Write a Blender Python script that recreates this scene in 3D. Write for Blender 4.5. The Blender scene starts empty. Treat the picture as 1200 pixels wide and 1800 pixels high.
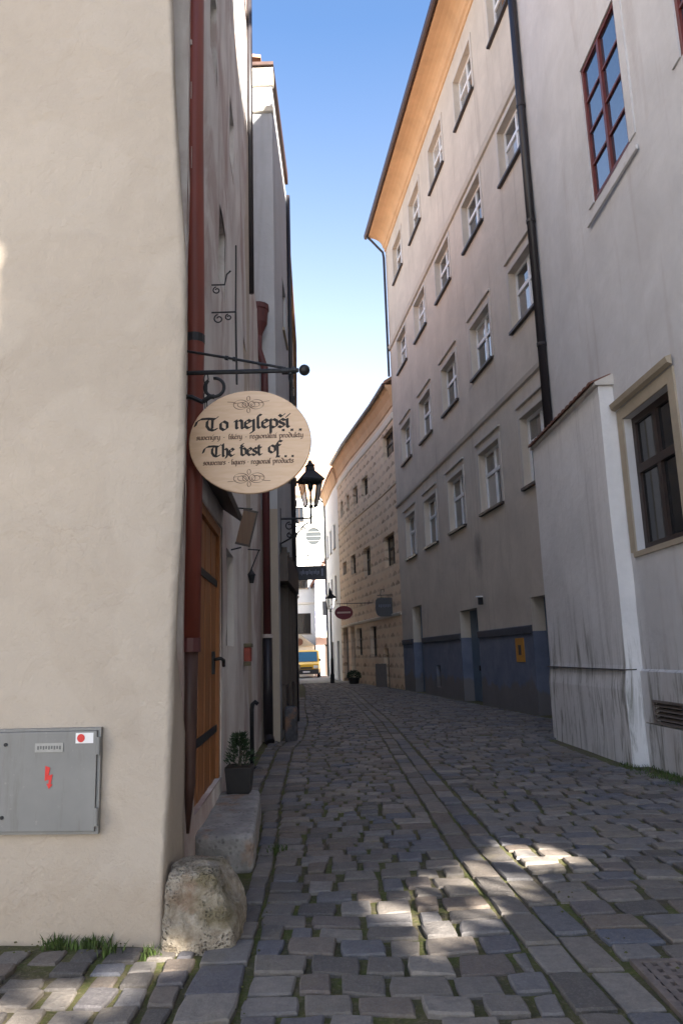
import bpy, bmesh, math, random
from mathutils import Vector, Matrix, noise
R = math.radians
random.seed(7)
scene = bpy.context.scene
COL = scene.collection

# ------------------------------------------------------------------ camera
PITCH, ROLL, CAMH = 11.0, 1.75, 1.6
p_, r_ = R(PITCH), R(ROLL)
Fv = Vector((0, math.cos(p_), math.sin(p_)))
Rv0 = Vector((1, 0, 0)); Uv0 = Vector((0, -math.sin(p_), math.cos(p_)))
Rv = Rv0 * math.cos(r_) - Uv0 * math.sin(r_)
Uv = Rv0 * math.sin(r_) + Uv0 * math.cos(r_)
cam = bpy.data.cameras.new('camera')
cam.sensor_fit = 'VERTICAL'; cam.sensor_height = 36; cam.sensor_width = 24; cam.lens = 26.0
cam.clip_start = 0.05; cam.clip_end = 6000
camo = bpy.data.objects.new('camera', cam); COL.objects.link(camo)
m = Matrix.Identity(4)
for i in range(3):
    m[i][0] = Rv[i]; m[i][1] = Uv[i]; m[i][2] = -Fv[i]
m.translation = (0, 0, CAMH)
camo.matrix_world = m
scene.camera = camo

# ------------------------------------------------------------------ sky and sun
SUN_EL = 30.0
SD = Vector((-0.5, 0.866, -math.tan(R(SUN_EL)))).normalized()      # direction the light travels
world = bpy.data.worlds.new('World'); scene.world = world; world.use_nodes = True
wn = world.node_tree; wn.nodes.clear()
sky = wn.nodes.new('ShaderNodeTexSky'); sky.sky_type = 'NISHITA'; sky.sun_disc = False
sky.sun_elevation = R(SUN_EL); sky.sun_rotation = math.atan2(-SD.x, -SD.y)
sky.altitude = 500; sky.air_density = 1.0; sky.dust_density = 1.4; sky.ozone_density = 3.0
bg = wn.nodes.new('ShaderNodeBackground'); bg.inputs['Strength'].default_value = 0.055
wo = wn.nodes.new('ShaderNodeOutputWorld')
# natural haze: the sky pales towards the horizon all round
tc = wn.nodes.new('ShaderNodeTexCoord'); sx = wn.nodes.new('ShaderNodeSeparateXYZ'); wn.links.new(tc.outputs['Generated'], sx.inputs[0])
mr = wn.nodes.new('ShaderNodeMapRange'); mr.inputs['From Min'].default_value = 0.28; mr.inputs['From Max'].default_value = 0.70; mr.inputs['To Min'].default_value = 0.50; mr.inputs['To Max'].default_value = 1.06
wn.links.new(sx.outputs[2], mr.inputs['Value'])
hs_ = wn.nodes.new('ShaderNodeHueSaturation'); wn.links.new(mr.outputs[0], hs_.inputs['Saturation']); wn.links.new(sky.outputs[0], hs_.inputs['Color'])
wn.links.new(hs_.outputs[0], bg.inputs[0]); wn.links.new(bg.outputs[0], wo.inputs[0])
sun = bpy.data.lights.new('sun', 'SUN'); sun.energy = 5.0; sun.angle = R(0.5); sun.color = (1.0, 0.93, 0.82)
suno = bpy.data.objects.new('sun', sun); COL.objects.link(suno)
suno.rotation_euler = SD.to_track_quat('-Z', 'Y').to_euler(); suno.location = (20, -30, 40)
vs = scene.view_settings
vs.view_transform = 'Standard'; vs.look = 'None'; vs.gamma = 1.0; vs.exposure = 2.9; vs.use_curve_mapping = False
scene.render.engine = 'CYCLES'
scene.cycles.use_denoising = True
scene.cycles.max_bounces = 8; scene.cycles.diffuse_bounces = 6

# ------------------------------------------------------------------ material helpers
class NT:
    def __init__(s, name):
        s.m = bpy.data.materials.new(name); s.m.use_nodes = True
        s.t = s.m.node_tree; s.t.nodes.clear()
        s.out = s.n('ShaderNodeOutputMaterial'); s.b = s.n('ShaderNodeBsdfPrincipled')
        s.l(s.b.outputs[0], s.out.inputs[0])
    def n(s, k, **kw):
        o = s.t.nodes.new(k)
        for a, v in kw.items(): setattr(o, a, v)
        return o
    def l(s, a, b): s.t.links.new(a, b)
    def pos(s): return s.n('ShaderNodeNewGeometry').outputs['Position']
    def mapv(s, vec, scale=(1, 1, 1), loc=(0, 0, 0)):
        o = s.n('ShaderNodeMapping'); o.inputs['Scale'].default_value = scale; o.inputs['Location'].default_value = loc
        s.l(vec, o.inputs[0]); return o.outputs[0]
    def noise(s, vec, scale, detail=6, rough=0.55, dist=0.0):
        o = s.n('ShaderNodeTexNoise'); o.inputs['Scale'].default_value = scale; o.inputs['Detail'].default_value = detail
        o.inputs['Roughness'].default_value = rough; o.inputs['Distortion'].default_value = dist
        s.l(vec, o.inputs['Vector']); return o.outputs['Fac']
    def ramp(s, fac, stops):
        o = s.n('ShaderNodeValToRGB'); e = o.color_ramp.elements
        while len(e) < len(stops): e.new(0.5)
        for i, (p, c) in enumerate(stops):
            e[i].position = p; e[i].color = c if len(c) == 4 else (*c, 1)
        s.l(fac, o.inputs[0]); return o.outputs[0]
    def mix(s, fac, a, b, mode='MIX'):
        o = s.n('ShaderNodeMix', data_type='RGBA', blend_type=mode)
        for sock, v in ((o.inputs[0], fac), (o.inputs[6], a), (o.inputs[7], b)):
            if hasattr(v, 'links'): s.l(v, sock)
            elif isinstance(v, (int, float)): sock.default_value = v
            else: sock.default_value = v if len(v) == 4 else (*v, 1)
        return o.outputs[2]
    def math(s, op, a, b=None, c=None, clamp=False):
        o = s.n('ShaderNodeMath', operation=op, use_clamp=clamp)
        for i, v in enumerate((a, b, c)):
            if v is None: continue
            if hasattr(v, 'links'): s.l(v, o.inputs[i])
            else: o.inputs[i].default_value = v
        return o.outputs[0]
    def bump(s, h, strength, dist=0.02):
        o = s.n('ShaderNodeBump'); o.inputs['Strength'].default_value = strength; o.inputs['Distance'].default_value = dist
        s.l(h, o.inputs['Height']); s.l(o.outputs[0], s.b.inputs['Normal'])
    def col(s, c):
        if hasattr(c, 'links'): s.l(c, s.b.inputs['Base Color'])
        else: s.b.inputs['Base Color'].default_value = (*c, 1)
    def rough(s, v):
        if hasattr(v, 'links'): s.l(v, s.b.inputs['Roughness'])
        else: s.b.inputs['Roughness'].default_value = v
    def set(s, k, v): s.b.inputs[k].default_value = v

def sc(c, k): return tuple(min(1, x * k) for x in c)

def plaster(name, base, var=0.10, warm=None, streak=None, streak_amt=0.0, streak_lo=0.52, sscale=(2.2, 2.2, 0.16), bump=0.35, fine=55, crack=0.0, extra=None):
    k = NT(name); P = k.pos()
    n1 = k.noise(P, 0.9, 5, 0.6, 0.4)
    c = k.ramp(n1, [(0.3, sc(base, 1 - var)), (0.7, sc(base, 1 + var * 0.6))])
    n2 = k.noise(P, 7.0, 6, 0.65)
    c = k.mix(k.ramp(n2, [(0.35, (0, 0, 0)), (0.75, (0.28, 0.28, 0.28))]), c, warm or sc(base, 0.8))
    if streak:
        st = k.noise(k.mapv(P, sscale), 1.3, 5, 0.6, 0.6)
        f = k.ramp(st, [(streak_lo, (0, 0, 0)), (streak_lo + 0.16, (streak_amt,) * 3)])
        c = k.mix(f, c, streak)
    # hairline scuffs and chips
    n3 = k.noise(P, 24, 4, 0.7)
    c = k.mix(k.ramp(n3, [(0.66, (0, 0, 0)), (0.74, (0.25, 0.25, 0.25))]), c, sc(base, 0.62))
    if extra: c = extra(k, P, c)
    k.col(c); k.rough(0.92); k.set('Specular IOR Level', 0.2)
    h = k.math('ADD', k.math('MULTIPLY', k.noise(P, 3.2, 4, 0.5, 0.5), 2.2), k.math('MULTIPLY', k.noise(P, fine, 5, 0.7), 0.3))
    h = k.math('ADD', h, k.math('MULTIPLY', k.noise(P, 13, 4, 0.6), 0.7))
    k.bump(h, bump, 0.02)
    return k.m

def simple(name, c, rough=0.6, metal=0.0, var=0.15, scale=14, bump=0.15, streak=False, spec=0.4):
    k = NT(name); P = k.pos()
    if streak: P = k.mapv(P, (1, 1, 0.12))
    n = k.noise(P, scale, 5, 0.6)
    k.col(k.ramp(n, [(0.3, sc(c, 1 - var)), (0.7, sc(c, 1 + var))]))
    k.rough(k.math('MULTIPLY_ADD', n, 0.25, rough - 0.12)); k.set('Metallic', metal); k.set('Specular IOR Level', spec)
    if bump: k.bump(n, bump, 0.01)
    return k.m

M = {}
def cream_extra(k, P, c):
    d = k.n('ShaderNodeVectorMath', operation='ADD'); k.l(P, d.inputs[0])
    nz = k.n('ShaderNodeTexNoise'); nz.inputs['Scale'].default_value = 3.0; nz.inputs['Detail'].default_value = 5; k.l(P, nz.inputs['Vector'])
    sc3 = k.n('ShaderNodeVectorMath', operation='SCALE'); k.l(nz.outputs['Color'], sc3.inputs[0]); sc3.inputs['Scale'].default_value = 0.55; k.l(sc3.outputs[0], d.inputs[1])
    v = k.n('ShaderNodeTexVoronoi', feature='DISTANCE_TO_EDGE'); v.inputs['Scale'].default_value = 0.75; k.l(d.outputs[0], v.inputs['Vector'])
    crack = k.math('MULTIPLY', k.ramp(v.outputs['Distance'], [(0.0, (1,) * 3), (0.006, (0,) * 3)]), k.ramp(k.noise(P, 0.8, 3), [(0.5, (0,) * 3), (0.62, (0.22,) * 3)]))
    c = k.mix(crack, c, (0.27, 0.215, 0.16))
    patch = k.ramp(k.noise(P, 0.55, 2, 0.4, 1.5), [(0.55, (0,) * 3), (0.57, (0.35,) * 3)])
    c = k.mix(patch, c, (0.49, 0.425, 0.355))
    scr = k.noise(k.mapv(P, (3.0, 3.0, 9.0)), 2.2, 6, 0.7, 2.0)
    c = k.mix(k.ramp(scr, [(0.62, (0,) * 3), (0.70, (0.4,) * 3)]), c, (0.38, 0.315, 0.25))
    z = k.n('ShaderNodeSeparateXYZ'); k.l(P, z.inputs[0])
    low = k.math('ADD', z.outputs[2], k.math('MULTIPLY', k.noise(k.mapv(P, (3, 3, 1.6)), 1.4, 7, 0.75), -0.45))
    c = k.mix(k.ramp(low, [(0.0, (0.4,) * 3), (0.22, (0, 0, 0))]), c, (0.36, 0.285, 0.21))
    return c
M['cream'] = plaster('cream_plaster', (0.455, 0.388, 0.318), 0.09, bump=0.7, extra=cream_extra)
def worn_extra(k, P, c):
    n = k.noise(k.mapv(P, (0.8, 0.5, 0.35)), 0.9, 6, 0.65, 1.0)
    return k.mix(k.ramp(n, [(0.50, (0, 0, 0)), (0.60, (0.6,) * 3)]), c, (0.33, 0.22, 0.19))
M['weathered'] = plaster('weathered_plaster', (0.66, 0.62, 0.585), 0.14, streak=(0.30, 0.21, 0.18), streak_amt=0.6, streak_lo=0.47, sscale=(1.2, 0.55, 0.22), extra=worn_extra)
M['white_grey'] = plaster('white_grey_plaster', (0.46, 0.465, 0.48), 0.10, streak=(0.30, 0.29, 0.28), streak_amt=0.5, streak_lo=0.55)
M['beige_low'] = plaster('beige_plaster', (0.42, 0.36, 0.29), 0.12)

def b4_extra(k, P, c):
    # soot smear above the little wall lamp, and the blue-grey painted dado
    d = k.n('ShaderNodeVectorMath', operation='SUBTRACT'); k.l(P, d.inputs[0]); d.inputs[1].default_value = (4.19, 22.7, 4.6)
    s = k.mapv(d.outputs[0], (1.3, 1.3, 0.75))
    ln = k.n('ShaderNodeVectorMath', operation='LENGTH'); k.l(s, ln.inputs[0])
    wob = k.math('ADD', ln.outputs['Value'], k.math('MULTIPLY', k.noise(P, 1.7, 4), 0.7))
    c = k.mix(k.ramp(wob, [(0.35, (0.7, 0.7, 0.7)), (1.0, (0, 0, 0))]), c, (0.10, 0.085, 0.08))
    z = k.n('ShaderNodeSeparateXYZ'); k.l(P, z.inputs[0])
    zz = k.math('ADD', z.outputs[2], k.math('MULTIPLY', k.noise(P, 2.5, 4), 0.02))
    blue = k.ramp(k.noise(P, 1.4, 6, 0.65), [(0.3, (0.125, 0.15, 0.215)), (0.7, (0.20, 0.225, 0.295))])
    c = k.mix(k.math('LESS_THAN', zz, 2.08), c, blue)
    low = k.math('ADD', z.outputs[2], k.math('MULTIPLY', k.noise(k.mapv(P, (2, 2, 0.8)), 1.0, 5), -1.3))
    c = k.mix(k.ramp(low, [(-0.0, (0.65,) * 3), (0.12, (0, 0, 0))]), c, (0.20, 0.17, 0.14))
    return c
M['b4'] = plaster('tan_grey_plaster', (0.585, 0.525, 0.45), 0.13, streak=(0.38, 0.33, 0.28), streak_amt=0.6, streak_lo=0.56, bump=0.25, extra=b4_extra)
M['b4_trim'] = plaster('pale_surround_plaster', (0.55, 0.51, 0.46), 0.06, bump=0.2)
M['apricot'] = plaster('bounce_tinted_cornice', (0.64, 0.41, 0.235), 0.16, bump=0.15)  # orange of bounced sunlight painted into the cornice colour

def near_extra(k, P, c, amt=0.7, reach=-2.5):
    z = k.n('ShaderNodeSeparateXYZ'); k.l(P, z.inputs[0])
    st = k.noise(k.mapv(P, (3.4, 3.4, 0.45)), 1.5, 7, 0.7, 0.7)
    hgt = k.math('ADD', z.outputs[2], k.math('MULTIPLY', k.noise(k.mapv(P, (1.2, 1.2, 0.1)), 1.0, 3), reach))
    mask = k.math('MULTIPLY', k.ramp(st, [(0.50, (0, 0, 0)), (0.62, (1, 1, 1))]), k.ramp(hgt, [(-0.35 + 0.35, (1, 1, 1)), (0.75, (0, 0, 0))]))
    return k.mix(k.math('MULTIPLY', mask, amt), c, (0.10, 0.095, 0.06))
M['near'] = plaster('pale_lime_plaster', (0.59, 0.58, 0.585), 0.12, streak=(0.42, 0.38, 0.37), streak_amt=0.4, streak_lo=0.55, extra=near_extra)
M['buttress'] = plaster('whitewashed_plaster', (0.72, 0.70, 0.69), 0.10, streak=(0.36, 0.34, 0.33), streak_amt=0.5, streak_lo=0.54, extra=near_extra)
M['stone_trim'] = plaster('tan_stone_surround', (0.40, 0.34, 0.26), 0.18, bump=0.4)
M['white_far'] = plaster('white_plaster', (0.80, 0.78, 0.74), 0.05, bump=0.1)
M['cream_far'] = plaster('pale_cream_plaster', (0.78, 0.72, 0.62), 0.05, bump=0.1)
M['pink_far'] = plaster('pink_plaster', (0.62, 0.45, 0.40), 0.06, bump=0.1)
M['brown_house'] = plaster('brown_plaster', (0.36, 0.31, 0.26), 0.15)

def sgraffito():
    k = NT('sgraffito_plaster'); uv = k.n('ShaderNodeUVMap').outputs[0]; P = k.pos()
    sp = k.n('ShaderNodeSeparateXYZ'); k.l(uv, sp.inputs[0])
    wob = k.math('MULTIPLY', k.math('SUBTRACT', k.noise(P, 2.0, 3), 0.5), 0.10)
    v = k.math('DIVIDE', k.math('ADD', sp.outputs[1], wob), 0.48)
    row = k.math('FLOOR', v); q = k.math('FRACT', v)
    off = k.math('MULTIPLY', k.math('MODULO', row, 2.0), 0.5)
    u = k.math('ADD', k.math('DIVIDE', sp.outputs[0], 0.95), off)
    pf = k.math('FRACT', u)
    a = k.math('ABSOLUTE', k.math('SUBTRACT', pf, 0.5)); b = k.math('SUBTRACT', q, 0.5)
    # painted pyramid blocks: dark lower face, light upper face
    low = k.math('MULTIPLY', k.math('LESS_THAN', b, k.math('MULTIPLY', a, -0.75)), k.math('LESS_THAN', a, 0.42))
    up = k.math('GREATER_THAN', b, k.math('MULTIPLY', a, 0.9))
    joint = k.math('MAXIMUM', k.math('GREATER_THAN', a, 0.455), k.math('GREATER_THAN', k.math('ABSOLUTE', b), 0.44))
    base = k.ramp(k.noise(P, 0.7, 5), [(0.3, (0.76, 0.57, 0.39)), (0.7, (0.83, 0.67, 0.50))])
    wnz = k.n('ShaderNodeTexWhiteNoise', noise_dimensions='2D'); cbx = k.n('ShaderNodeCombineXYZ'); k.l(k.math('FLOOR', u), cbx.inputs[0]); k.l(row, cbx.inputs[1]); k.l(cbx.outputs[0], wnz.inputs['Vector'])
    wear = k.math('MULTIPLY', k.ramp(k.noise(P, 2.2, 6, 0.7), [(0.36, (0.15,) * 3), (0.60, (1.0,) * 3)]), k.math('MULTIPLY_ADD', wnz.outputs['Value'], 0.75, 0.3))
    base = k.mix(k.math('MULTIPLY', wnz.outputs['Value'], 0.28), base, (0.50, 0.36, 0.24))
    c = k.mix(k.math('MULTIPLY', k.math('MULTIPLY', low, wear), 0.9), base, (0.24, 0.155, 0.10))
    c = k.mix(k.math('MULTIPLY', up, 0.35), c, (0.76, 0.64, 0.48))
    c = k.mix(k.math('MULTIPLY', joint, 0.45), c, (0.72, 0.60, 0.45))
    k.col(c); k.rough(0.9); k.set('Specular IOR Level', 0.2)
    k.bump(k.noise(P, 9, 5), 0.3, 0.02)
    return k.m
M['sgraffito'] = sgraffito()

def checker_wall():
    k = NT('blue_checked_plaster'); uv = k.n('ShaderNodeUVMap').outputs[0]
    o = k.n('ShaderNodeTexBrick'); k.l(uv, o.inputs['Vector'])
    o.inputs['Color1'].default_value = (0.20, 0.22, 0.36, 1); o.inputs['Color2'].default_value = (0.26, 0.27, 0.40, 1)
    o.inputs['Mortar'].default_value = (0.55, 0.54, 0.58, 1); o.inputs['Scale'].default_value = 1.0
    o.inputs['Brick Width'].default_value = 1.1; o.inputs['Row Height'].default_value = 0.62; o.inputs['Mortar Size'].default_value = 0.07
    k.col(o.outputs[0]); k.rough(0.9); return k.m
M['checked'] = checker_wall()

def cobble(name, tint=1.0):
    k = NT(name); P = k.pos()
    g = k.n('ShaderNodeNewGeometry'); oi = k.n('ShaderNodeObjectInfo')
    rnd = k.math('FRACT', k.math('ADD', g.outputs['Random Per Island'], oi.outputs['Random']))
    c = k.ramp(rnd, [(0.0, sc((0.095, 0.085, 0.08), tint)), (0.22, sc((0.20, 0.175, 0.15), tint)), (0.42, sc((0.14, 0.138, 0.15), tint)),
                     (0.62, sc((0.26, 0.23, 0.20), tint)), (0.82, sc((0.165, 0.13, 0.105), tint)), (1.0, sc((0.12, 0.125, 0.15), tint))])
    n = k.noise(P, 17, 7, 0.7)
    c = k.mix(k.ramp(n, [(0.35, (0.0,) * 3), (0.75, (0.5,) * 3)]), c, sc((0.09, 0.085, 0.085), tint))
    n2 = k.noise(P, 70, 5, 0.75)
    c = k.mix(k.ramp(n2, [(0.5, (0,) * 3), (0.75, (0.35,) * 3)]), c, sc((0.34, 0.33, 0.31), tint))
    n3 = k.noise(P, 2.3, 5, 0.65)
    c = k.mix(k.ramp(n3, [(0.56, (0,) * 3), (0.72, (0.40,) * 3)]), c, sc((0.20, 0.17, 0.11), tint))
    k.col(c); k.rough(k.ramp(n, [(0.3, (0.6,) * 3), (0.7, (0.85,) * 3)])); k.set('Specular IOR Level', 0.22)
    k.bump(k.math('ADD', k.math('MULTIPLY', n, 1.0), k.math('MULTIPLY', n2, 0.45)), 0.9, 0.016)
    return k.m
M['cobble'] = cobble('cobble_stone', 0.95); M['slab'] = cobble('slab_stone', 0.92)

def joints():
    k = NT('sandy_mossy_joints'); P = k.pos()
    n = k.noise(P, 2.6, 6, 0.65); n2 = k.noise(P, 40, 5, 0.7)
    c = k.ramp(n, [(0.36, (0.07, 0.055, 0.038)), (0.50, (0.075, 0.072, 0.02)), (0.60, (0.07, 0.085, 0.012)), (0.75, (0.12, 0.11, 0.016))])
    c = k.mix(k.ramp(n2, [(0.5, (0,) * 3), (0.7, (0.6,) * 3)]), c, (0.20, 0.16, 0.10))
    k.col(c); k.rough(0.95); k.bump(n2, 0.9, 0.02); return k.m
M['joints'] = joints()
M['paving'] = simple('far_paving', (0.17, 0.165, 0.16), 0.8, 0, 0.2, 5, 0.3)
M['ground'] = simple('pale_ground', (0.24, 0.22, 0.20), 0.9, 0, 0.2, 1.5, 0.2)

def wood(name, a, b, scale=(14, 14, 0.9)):
    k = NT(name); P = k.pos(); oi = k.n('ShaderNodeObjectInfo')
    off = k.n('ShaderNodeVectorMath', operation='ADD'); k.l(P, off.inputs[0])
    cb = k.n('ShaderNodeCombineXYZ'); k.l(k.math('MULTIPLY', oi.outputs['Random'], 9.0), cb.inputs[2]); k.l(cb.outputs[0], off.inputs[1])
    n = k.noise(k.mapv(off.outputs[0], scale), 1.6, 6, 0.65, 0.6)
    c = k.ramp(n, [(0.3, a), (0.7, b)])
    k.col(c); k.rough(0.5); k.bump(n, 0.35, 0.006); return k.m
M['door_wood'] = wood('orange_brown_door_wood', (0.19, 0.065, 0.016), (0.36, 0.14, 0.035))
M['dark_wood'] = wood('dark_brown_wood', (0.030, 0.020, 0.015), (0.065, 0.042, 0.03))
M['sign_board_wood'] = wood('brown_board_wood', (0.10, 0.05, 0.024), (0.17, 0.088, 0.04))
def sign_ply():
    k = NT('varnished_plywood'); P = k.pos()
    n = k.noise(k.mapv(P, (1.6, 1, 9)), 3.0, 6, 0.6, 1.2)
    c = k.ramp(n, [(0.3, (0.62, 0.42, 0.26)), (0.7, (0.70, 0.50, 0.34))])
    s = k.noise(P, 6, 3, 0.5)
    c = k.mix(k.ramp(s, [(0.68, (0,) * 3), (0.76, (0.4,) * 3)]), c, (0.62, 0.40, 0.22))
    k.col(c); k.rough(0.5); k.bump(n, 0.08, 0.004); return k.m
M['ply'] = sign_ply()
M['ink'] = simple('burnt_black_lettering', (0.025, 0.02, 0.018), 0.7, 0, 0.3, 60, 0)
M['ink_soft'] = simple('burnt_brown_lettering', (0.15, 0.09, 0.06), 0.7, 0, 0.3, 60, 0)
M['iron'] = simple('black_wrought_iron', (0.022, 0.023, 0.026), 0.5, 0.3, 0.35, 30, 0.3)
M['red_pipe'] = simple('oxide_red_painted_metal', (0.17, 0.036, 0.022), 0.5, 0.0, 0.35, 3, 0.2, streak=True)
M['pipe_flake'] = simple('bare_grey_zinc_flake', (0.42, 0.36, 0.33), 0.7)
M['dark_red'] = simple('plum_red_painted_metal', (0.085, 0.022, 0.022), 0.5, 0.0, 0.3, 4, 0.15, streak=True)
M['black_pipe'] = simple('black_brown_painted_metal', (0.020, 0.017, 0.020), 0.4, 0.0, 0.3, 4, 0.1, streak=True)
M['white_paint'] = simple('white_window_paint', (0.76, 0.77, 0.78), 0.45, 0, 0.05, 8, 0.05)
M['red_paint'] = simple('oxblood_window_paint', (0.13, 0.026, 0.02), 0.45, 0, 0.2, 10, 0.1)
M['brown_paint'] = simple('dark_brown_window_paint', (0.035, 0.022, 0.018), 0.45, 0, 0.3, 10, 0.1)
M['sill_metal'] = simple('dark_sheet_metal_sill', (0.05, 0.04, 0.038), 0.5, 0.0, 0.3, 8, 0.05)
M['slate_band'] = simple('dark_blue_grey_band', (0.07, 0.075, 0.095), 0.7, 0, 0.2, 4, 0.1)
M['blue_door'] = simple('steel_blue_door_paint', (0.12, 0.17, 0.23), 0.55, 0, 0.15, 5, 0.1)
M['orange'] = simple('orange_enamel', (0.55, 0.25, 0.03), 0.5, 0, 0.1, 8, 0)
M['grey_metal'] = simple('grey_painted_sheet_metal', (0.20, 0.195, 0.185), 0.5, 0, 0.10, 5, 0.04)
def cabinet_paint():
    k = NT('scuffed_grey_cabinet_paint'); P = k.pos()
    c = k.ramp(k.noise(P, 2.5, 5, 0.6), [(0.3, (0.185, 0.182, 0.175)), (0.7, (0.225, 0.22, 0.21))])
    c = k.mix(k.ramp(k.noise(k.mapv(P, (9, 9, 1.2)), 1.5, 6, 0.7), [(0.55, (0,) * 3), (0.72, (0.45,) * 3)]), c, (0.13, 0.115, 0.095))
    c = k.mix(k.ramp(k.noise(P, 30, 4, 0.7), [(0.64, (0,) * 3), (0.70, (0.5,) * 3)]), c, (0.30, 0.28, 0.26))
    k.col(c); k.rough(0.55); k.bump(k.noise(P, 3.0, 3), 0.12, 0.02); return k.m
M['grey_metal'] = cabinet_paint()
M['white_sticker'] = simple('white_sticker', (0.75, 0.74, 0.74), 0.5, 0, 0.03, 8, 0)
M['red_sign'] = simple('red_print', (0.62, 0.035, 0.03), 0.5, 0, 0.1, 30, 0)
M['plate'] = simple('aluminium_plate', (0.30, 0.30, 0.29), 0.45, 0.3, 0.1, 30, 0.05)
M['plate_print'] = simple('engraved_dark_print', (0.12, 0.12, 0.12), 0.6)
M['roof'] = simple('brown_roof_tile', (0.15, 0.065, 0.04), 0.8, 0, 0.3, 9, 0.4)
M['roof_red'] = simple('orange_roof_tile', (0.34, 0.20, 0.13), 0.8, 0, 0.25, 9, 0.4)
M['gutter'] = simple('dark_brown_gutter', (0.055, 0.026, 0.02), 0.5, 0, 0.2, 6, 0.05)
M['curtain'] = simple('pale_curtain', (0.45, 0.46, 0.48), 0.9, 0, 0.1, 8, 0)
M['maroon'] = simple('maroon_sign_paint', (0.17, 0.018, 0.03), 0.5, 0, 0.1, 8, 0)
M['navy'] = simple('black_navy_sign_paint', (0.012, 0.016, 0.03), 0.4, 0, 0.2, 8, 0)
M['navy_text'] = simple('faded_blue_grey_lettering', (0.13, 0.15, 0.22), 0.6)
M['post_red'] = simple('red_letterbox_paint', (0.27, 0.045, 0.028), 0.5, 0, 0.25, 8, 0)
M['olive'] = simple('olive_lid_paint', (0.13, 0.11, 0.06), 0.6)
M['pot'] = simple('dark_plastic_pot', (0.022, 0.022, 0.024), 0.5)
M['soil'] = simple('dark_soil', (0.03, 0.022, 0.016), 0.95)
M['leaf'] = simple('dark_conifer_leaf', (0.028, 0.055, 0.024), 0.6, 0, 0.4, 25, 0)
M['tree_leaf'] = simple('shade_tree_leaf', (0.06, 0.10, 0.03), 0.6, 0, 0.3, 3, 0)  # leaves of the unseen trees added for shade
M['bark'] = simple('grey_bark', (0.10, 0.085, 0.07), 0.9, 0, 0.3, 12, 0.6)
M['grass'] = simple('green_grass', (0.055, 0.085, 0.018), 0.7, 0, 0.55, 18, 0)
M['yellow_car'] = simple('yellow_car_paint', (0.70, 0.40, 0.02), 0.3, 0, 0.03, 3, 0)
M['tyre'] = simple('black_rubber', (0.02, 0.02, 0.02), 0.8)
M['bumper'] = simple('dark_grey_bumper', (0.035, 0.035, 0.04), 0.6)
M['steel'] = simple('worn_cast_iron', (0.17, 0.14, 0.125), 0.55, 0.3, 0.3, 20, 0.4)
M['void'] = simple('dark_pit', (0.01, 0.01, 0.009), 0.9)

def glass(name, c, rough=0.03, ior=1.9):
    k = NT(name); P = k.pos()
    if ior > 2:
        oi = k.n('ShaderNodeObjectInfo')
        c = k.ramp(oi.outputs['Random'], [(0.0, (0.015, 0.017, 0.02)), (0.45, (0.04, 0.045, 0.05)), (0.7, (0.12, 0.12, 0.12)), (1.0, (0.38, 0.37, 0.35))])
    k.col(c); k.rough(rough); k.set('IOR', ior); k.set('Specular IOR Level', 0.6)
    k.bump(k.noise(P, 2.0, 2), 0.06, 0.02); return k.m
M['glass'] = glass('window_glass', (0.03, 0.035, 0.045), ior=2.3)
M['glass_clear'] = glass('sky_reflecting_glass', (0.02, 0.035, 0.06), 0.03, 2.0)
M['glass_clear'].node_tree.nodes['Principled BSDF'].inputs['IOR'].default_value = 2.9
M['glass_dark'] = glass('dim_window_glass', (0.012, 0.013, 0.016), 0.08, 1.5)
M['glass_round'] = glass('pale_leaded_glass', (0.022, 0.028, 0.032), 0.4, 1.5)
M['glass_blue'] = glass('windscreen_glass', (0.03, 0.12, 0.19), 0.05, 1.8)  # blue base colour stands for the sky reflected in the windscreen
def lamp_glass():
    k = NT('lantern_glass'); k.col((0.9, 0.9, 0.88)); k.rough(0.02); k.set('Transmission Weight', 1.0); k.set('IOR', 1.02)
    return k.m
M['lamp_glass'] = lamp_glass()

def rough_stone(name, a, b, moss, bump=0.9, sc_=9):
    k = NT(name); P = k.pos()
    n = k.noise(P, sc_, 7, 0.7, 0.3); n2 = k.noise(P, 3.3, 4, 0.6)
    c = k.ramp(n, [(0.3, a), (0.68, b)])
    c = k.mix(k.ramp(n2, [(0.52, (0,) * 3), (0.64, (0.7,) * 3)]), c, moss)
    n4 = k.noise(P, 4.1, 3, 0.6); c = k.mix(k.ramp(n4, [(0.56, (0,) * 3), (0.68, (0.6,) * 3)]), c, (0.28, 0.15, 0.08))
    vo = k.n('ShaderNodeTexVoronoi'); vo.inputs['Scale'].default_value = sc_ * 4.2; k.l(P, vo.inputs['Vector'])
    pit = k.ramp(vo.outputs['Distance'], [(0.10, (0,) * 3), (0.42, (1,) * 3)])
    pm_ = k.ramp(k.noise(P, 5.5, 3), [(0.42, (0,) * 3), (0.6, (0.75,) * 3)])
    c = k.mix(k.math('MULTIPLY', k.math('SUBTRACT', 1.0, pit), pm_), c, sc(a, 0.45))
    hh = k.math('ADD', n, k.math('MULTIPLY', k.noise(P, 38, 5, 0.7), 0.5)); hh = k.math('ADD', hh, k.math('MULTIPLY', k.math('MULTIPLY', pit, pm_), 0.8))
    k.col(c); k.rough(0.92); k.bump(hh, bump, 0.035); return k.m
M['guard_stone'] = rough_stone('pitted_lichen_sandstone', (0.27, 0.21, 0.145), (0.60, 0.52, 0.41), (0.17, 0.135, 0.05), 1.4, 16)
M['step_stone'] = rough_stone('worn_grey_step_stone', (0.20, 0.19, 0.18), (0.36, 0.34, 0.32), (0.22, 0.21, 0.2), 0.5, 6)
M['dark_stone'] = rough_stone('dark_granite', (0.05, 0.05, 0.055), (0.10, 0.10, 0.11), (0.06, 0.06, 0.05), 0.5)

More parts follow.
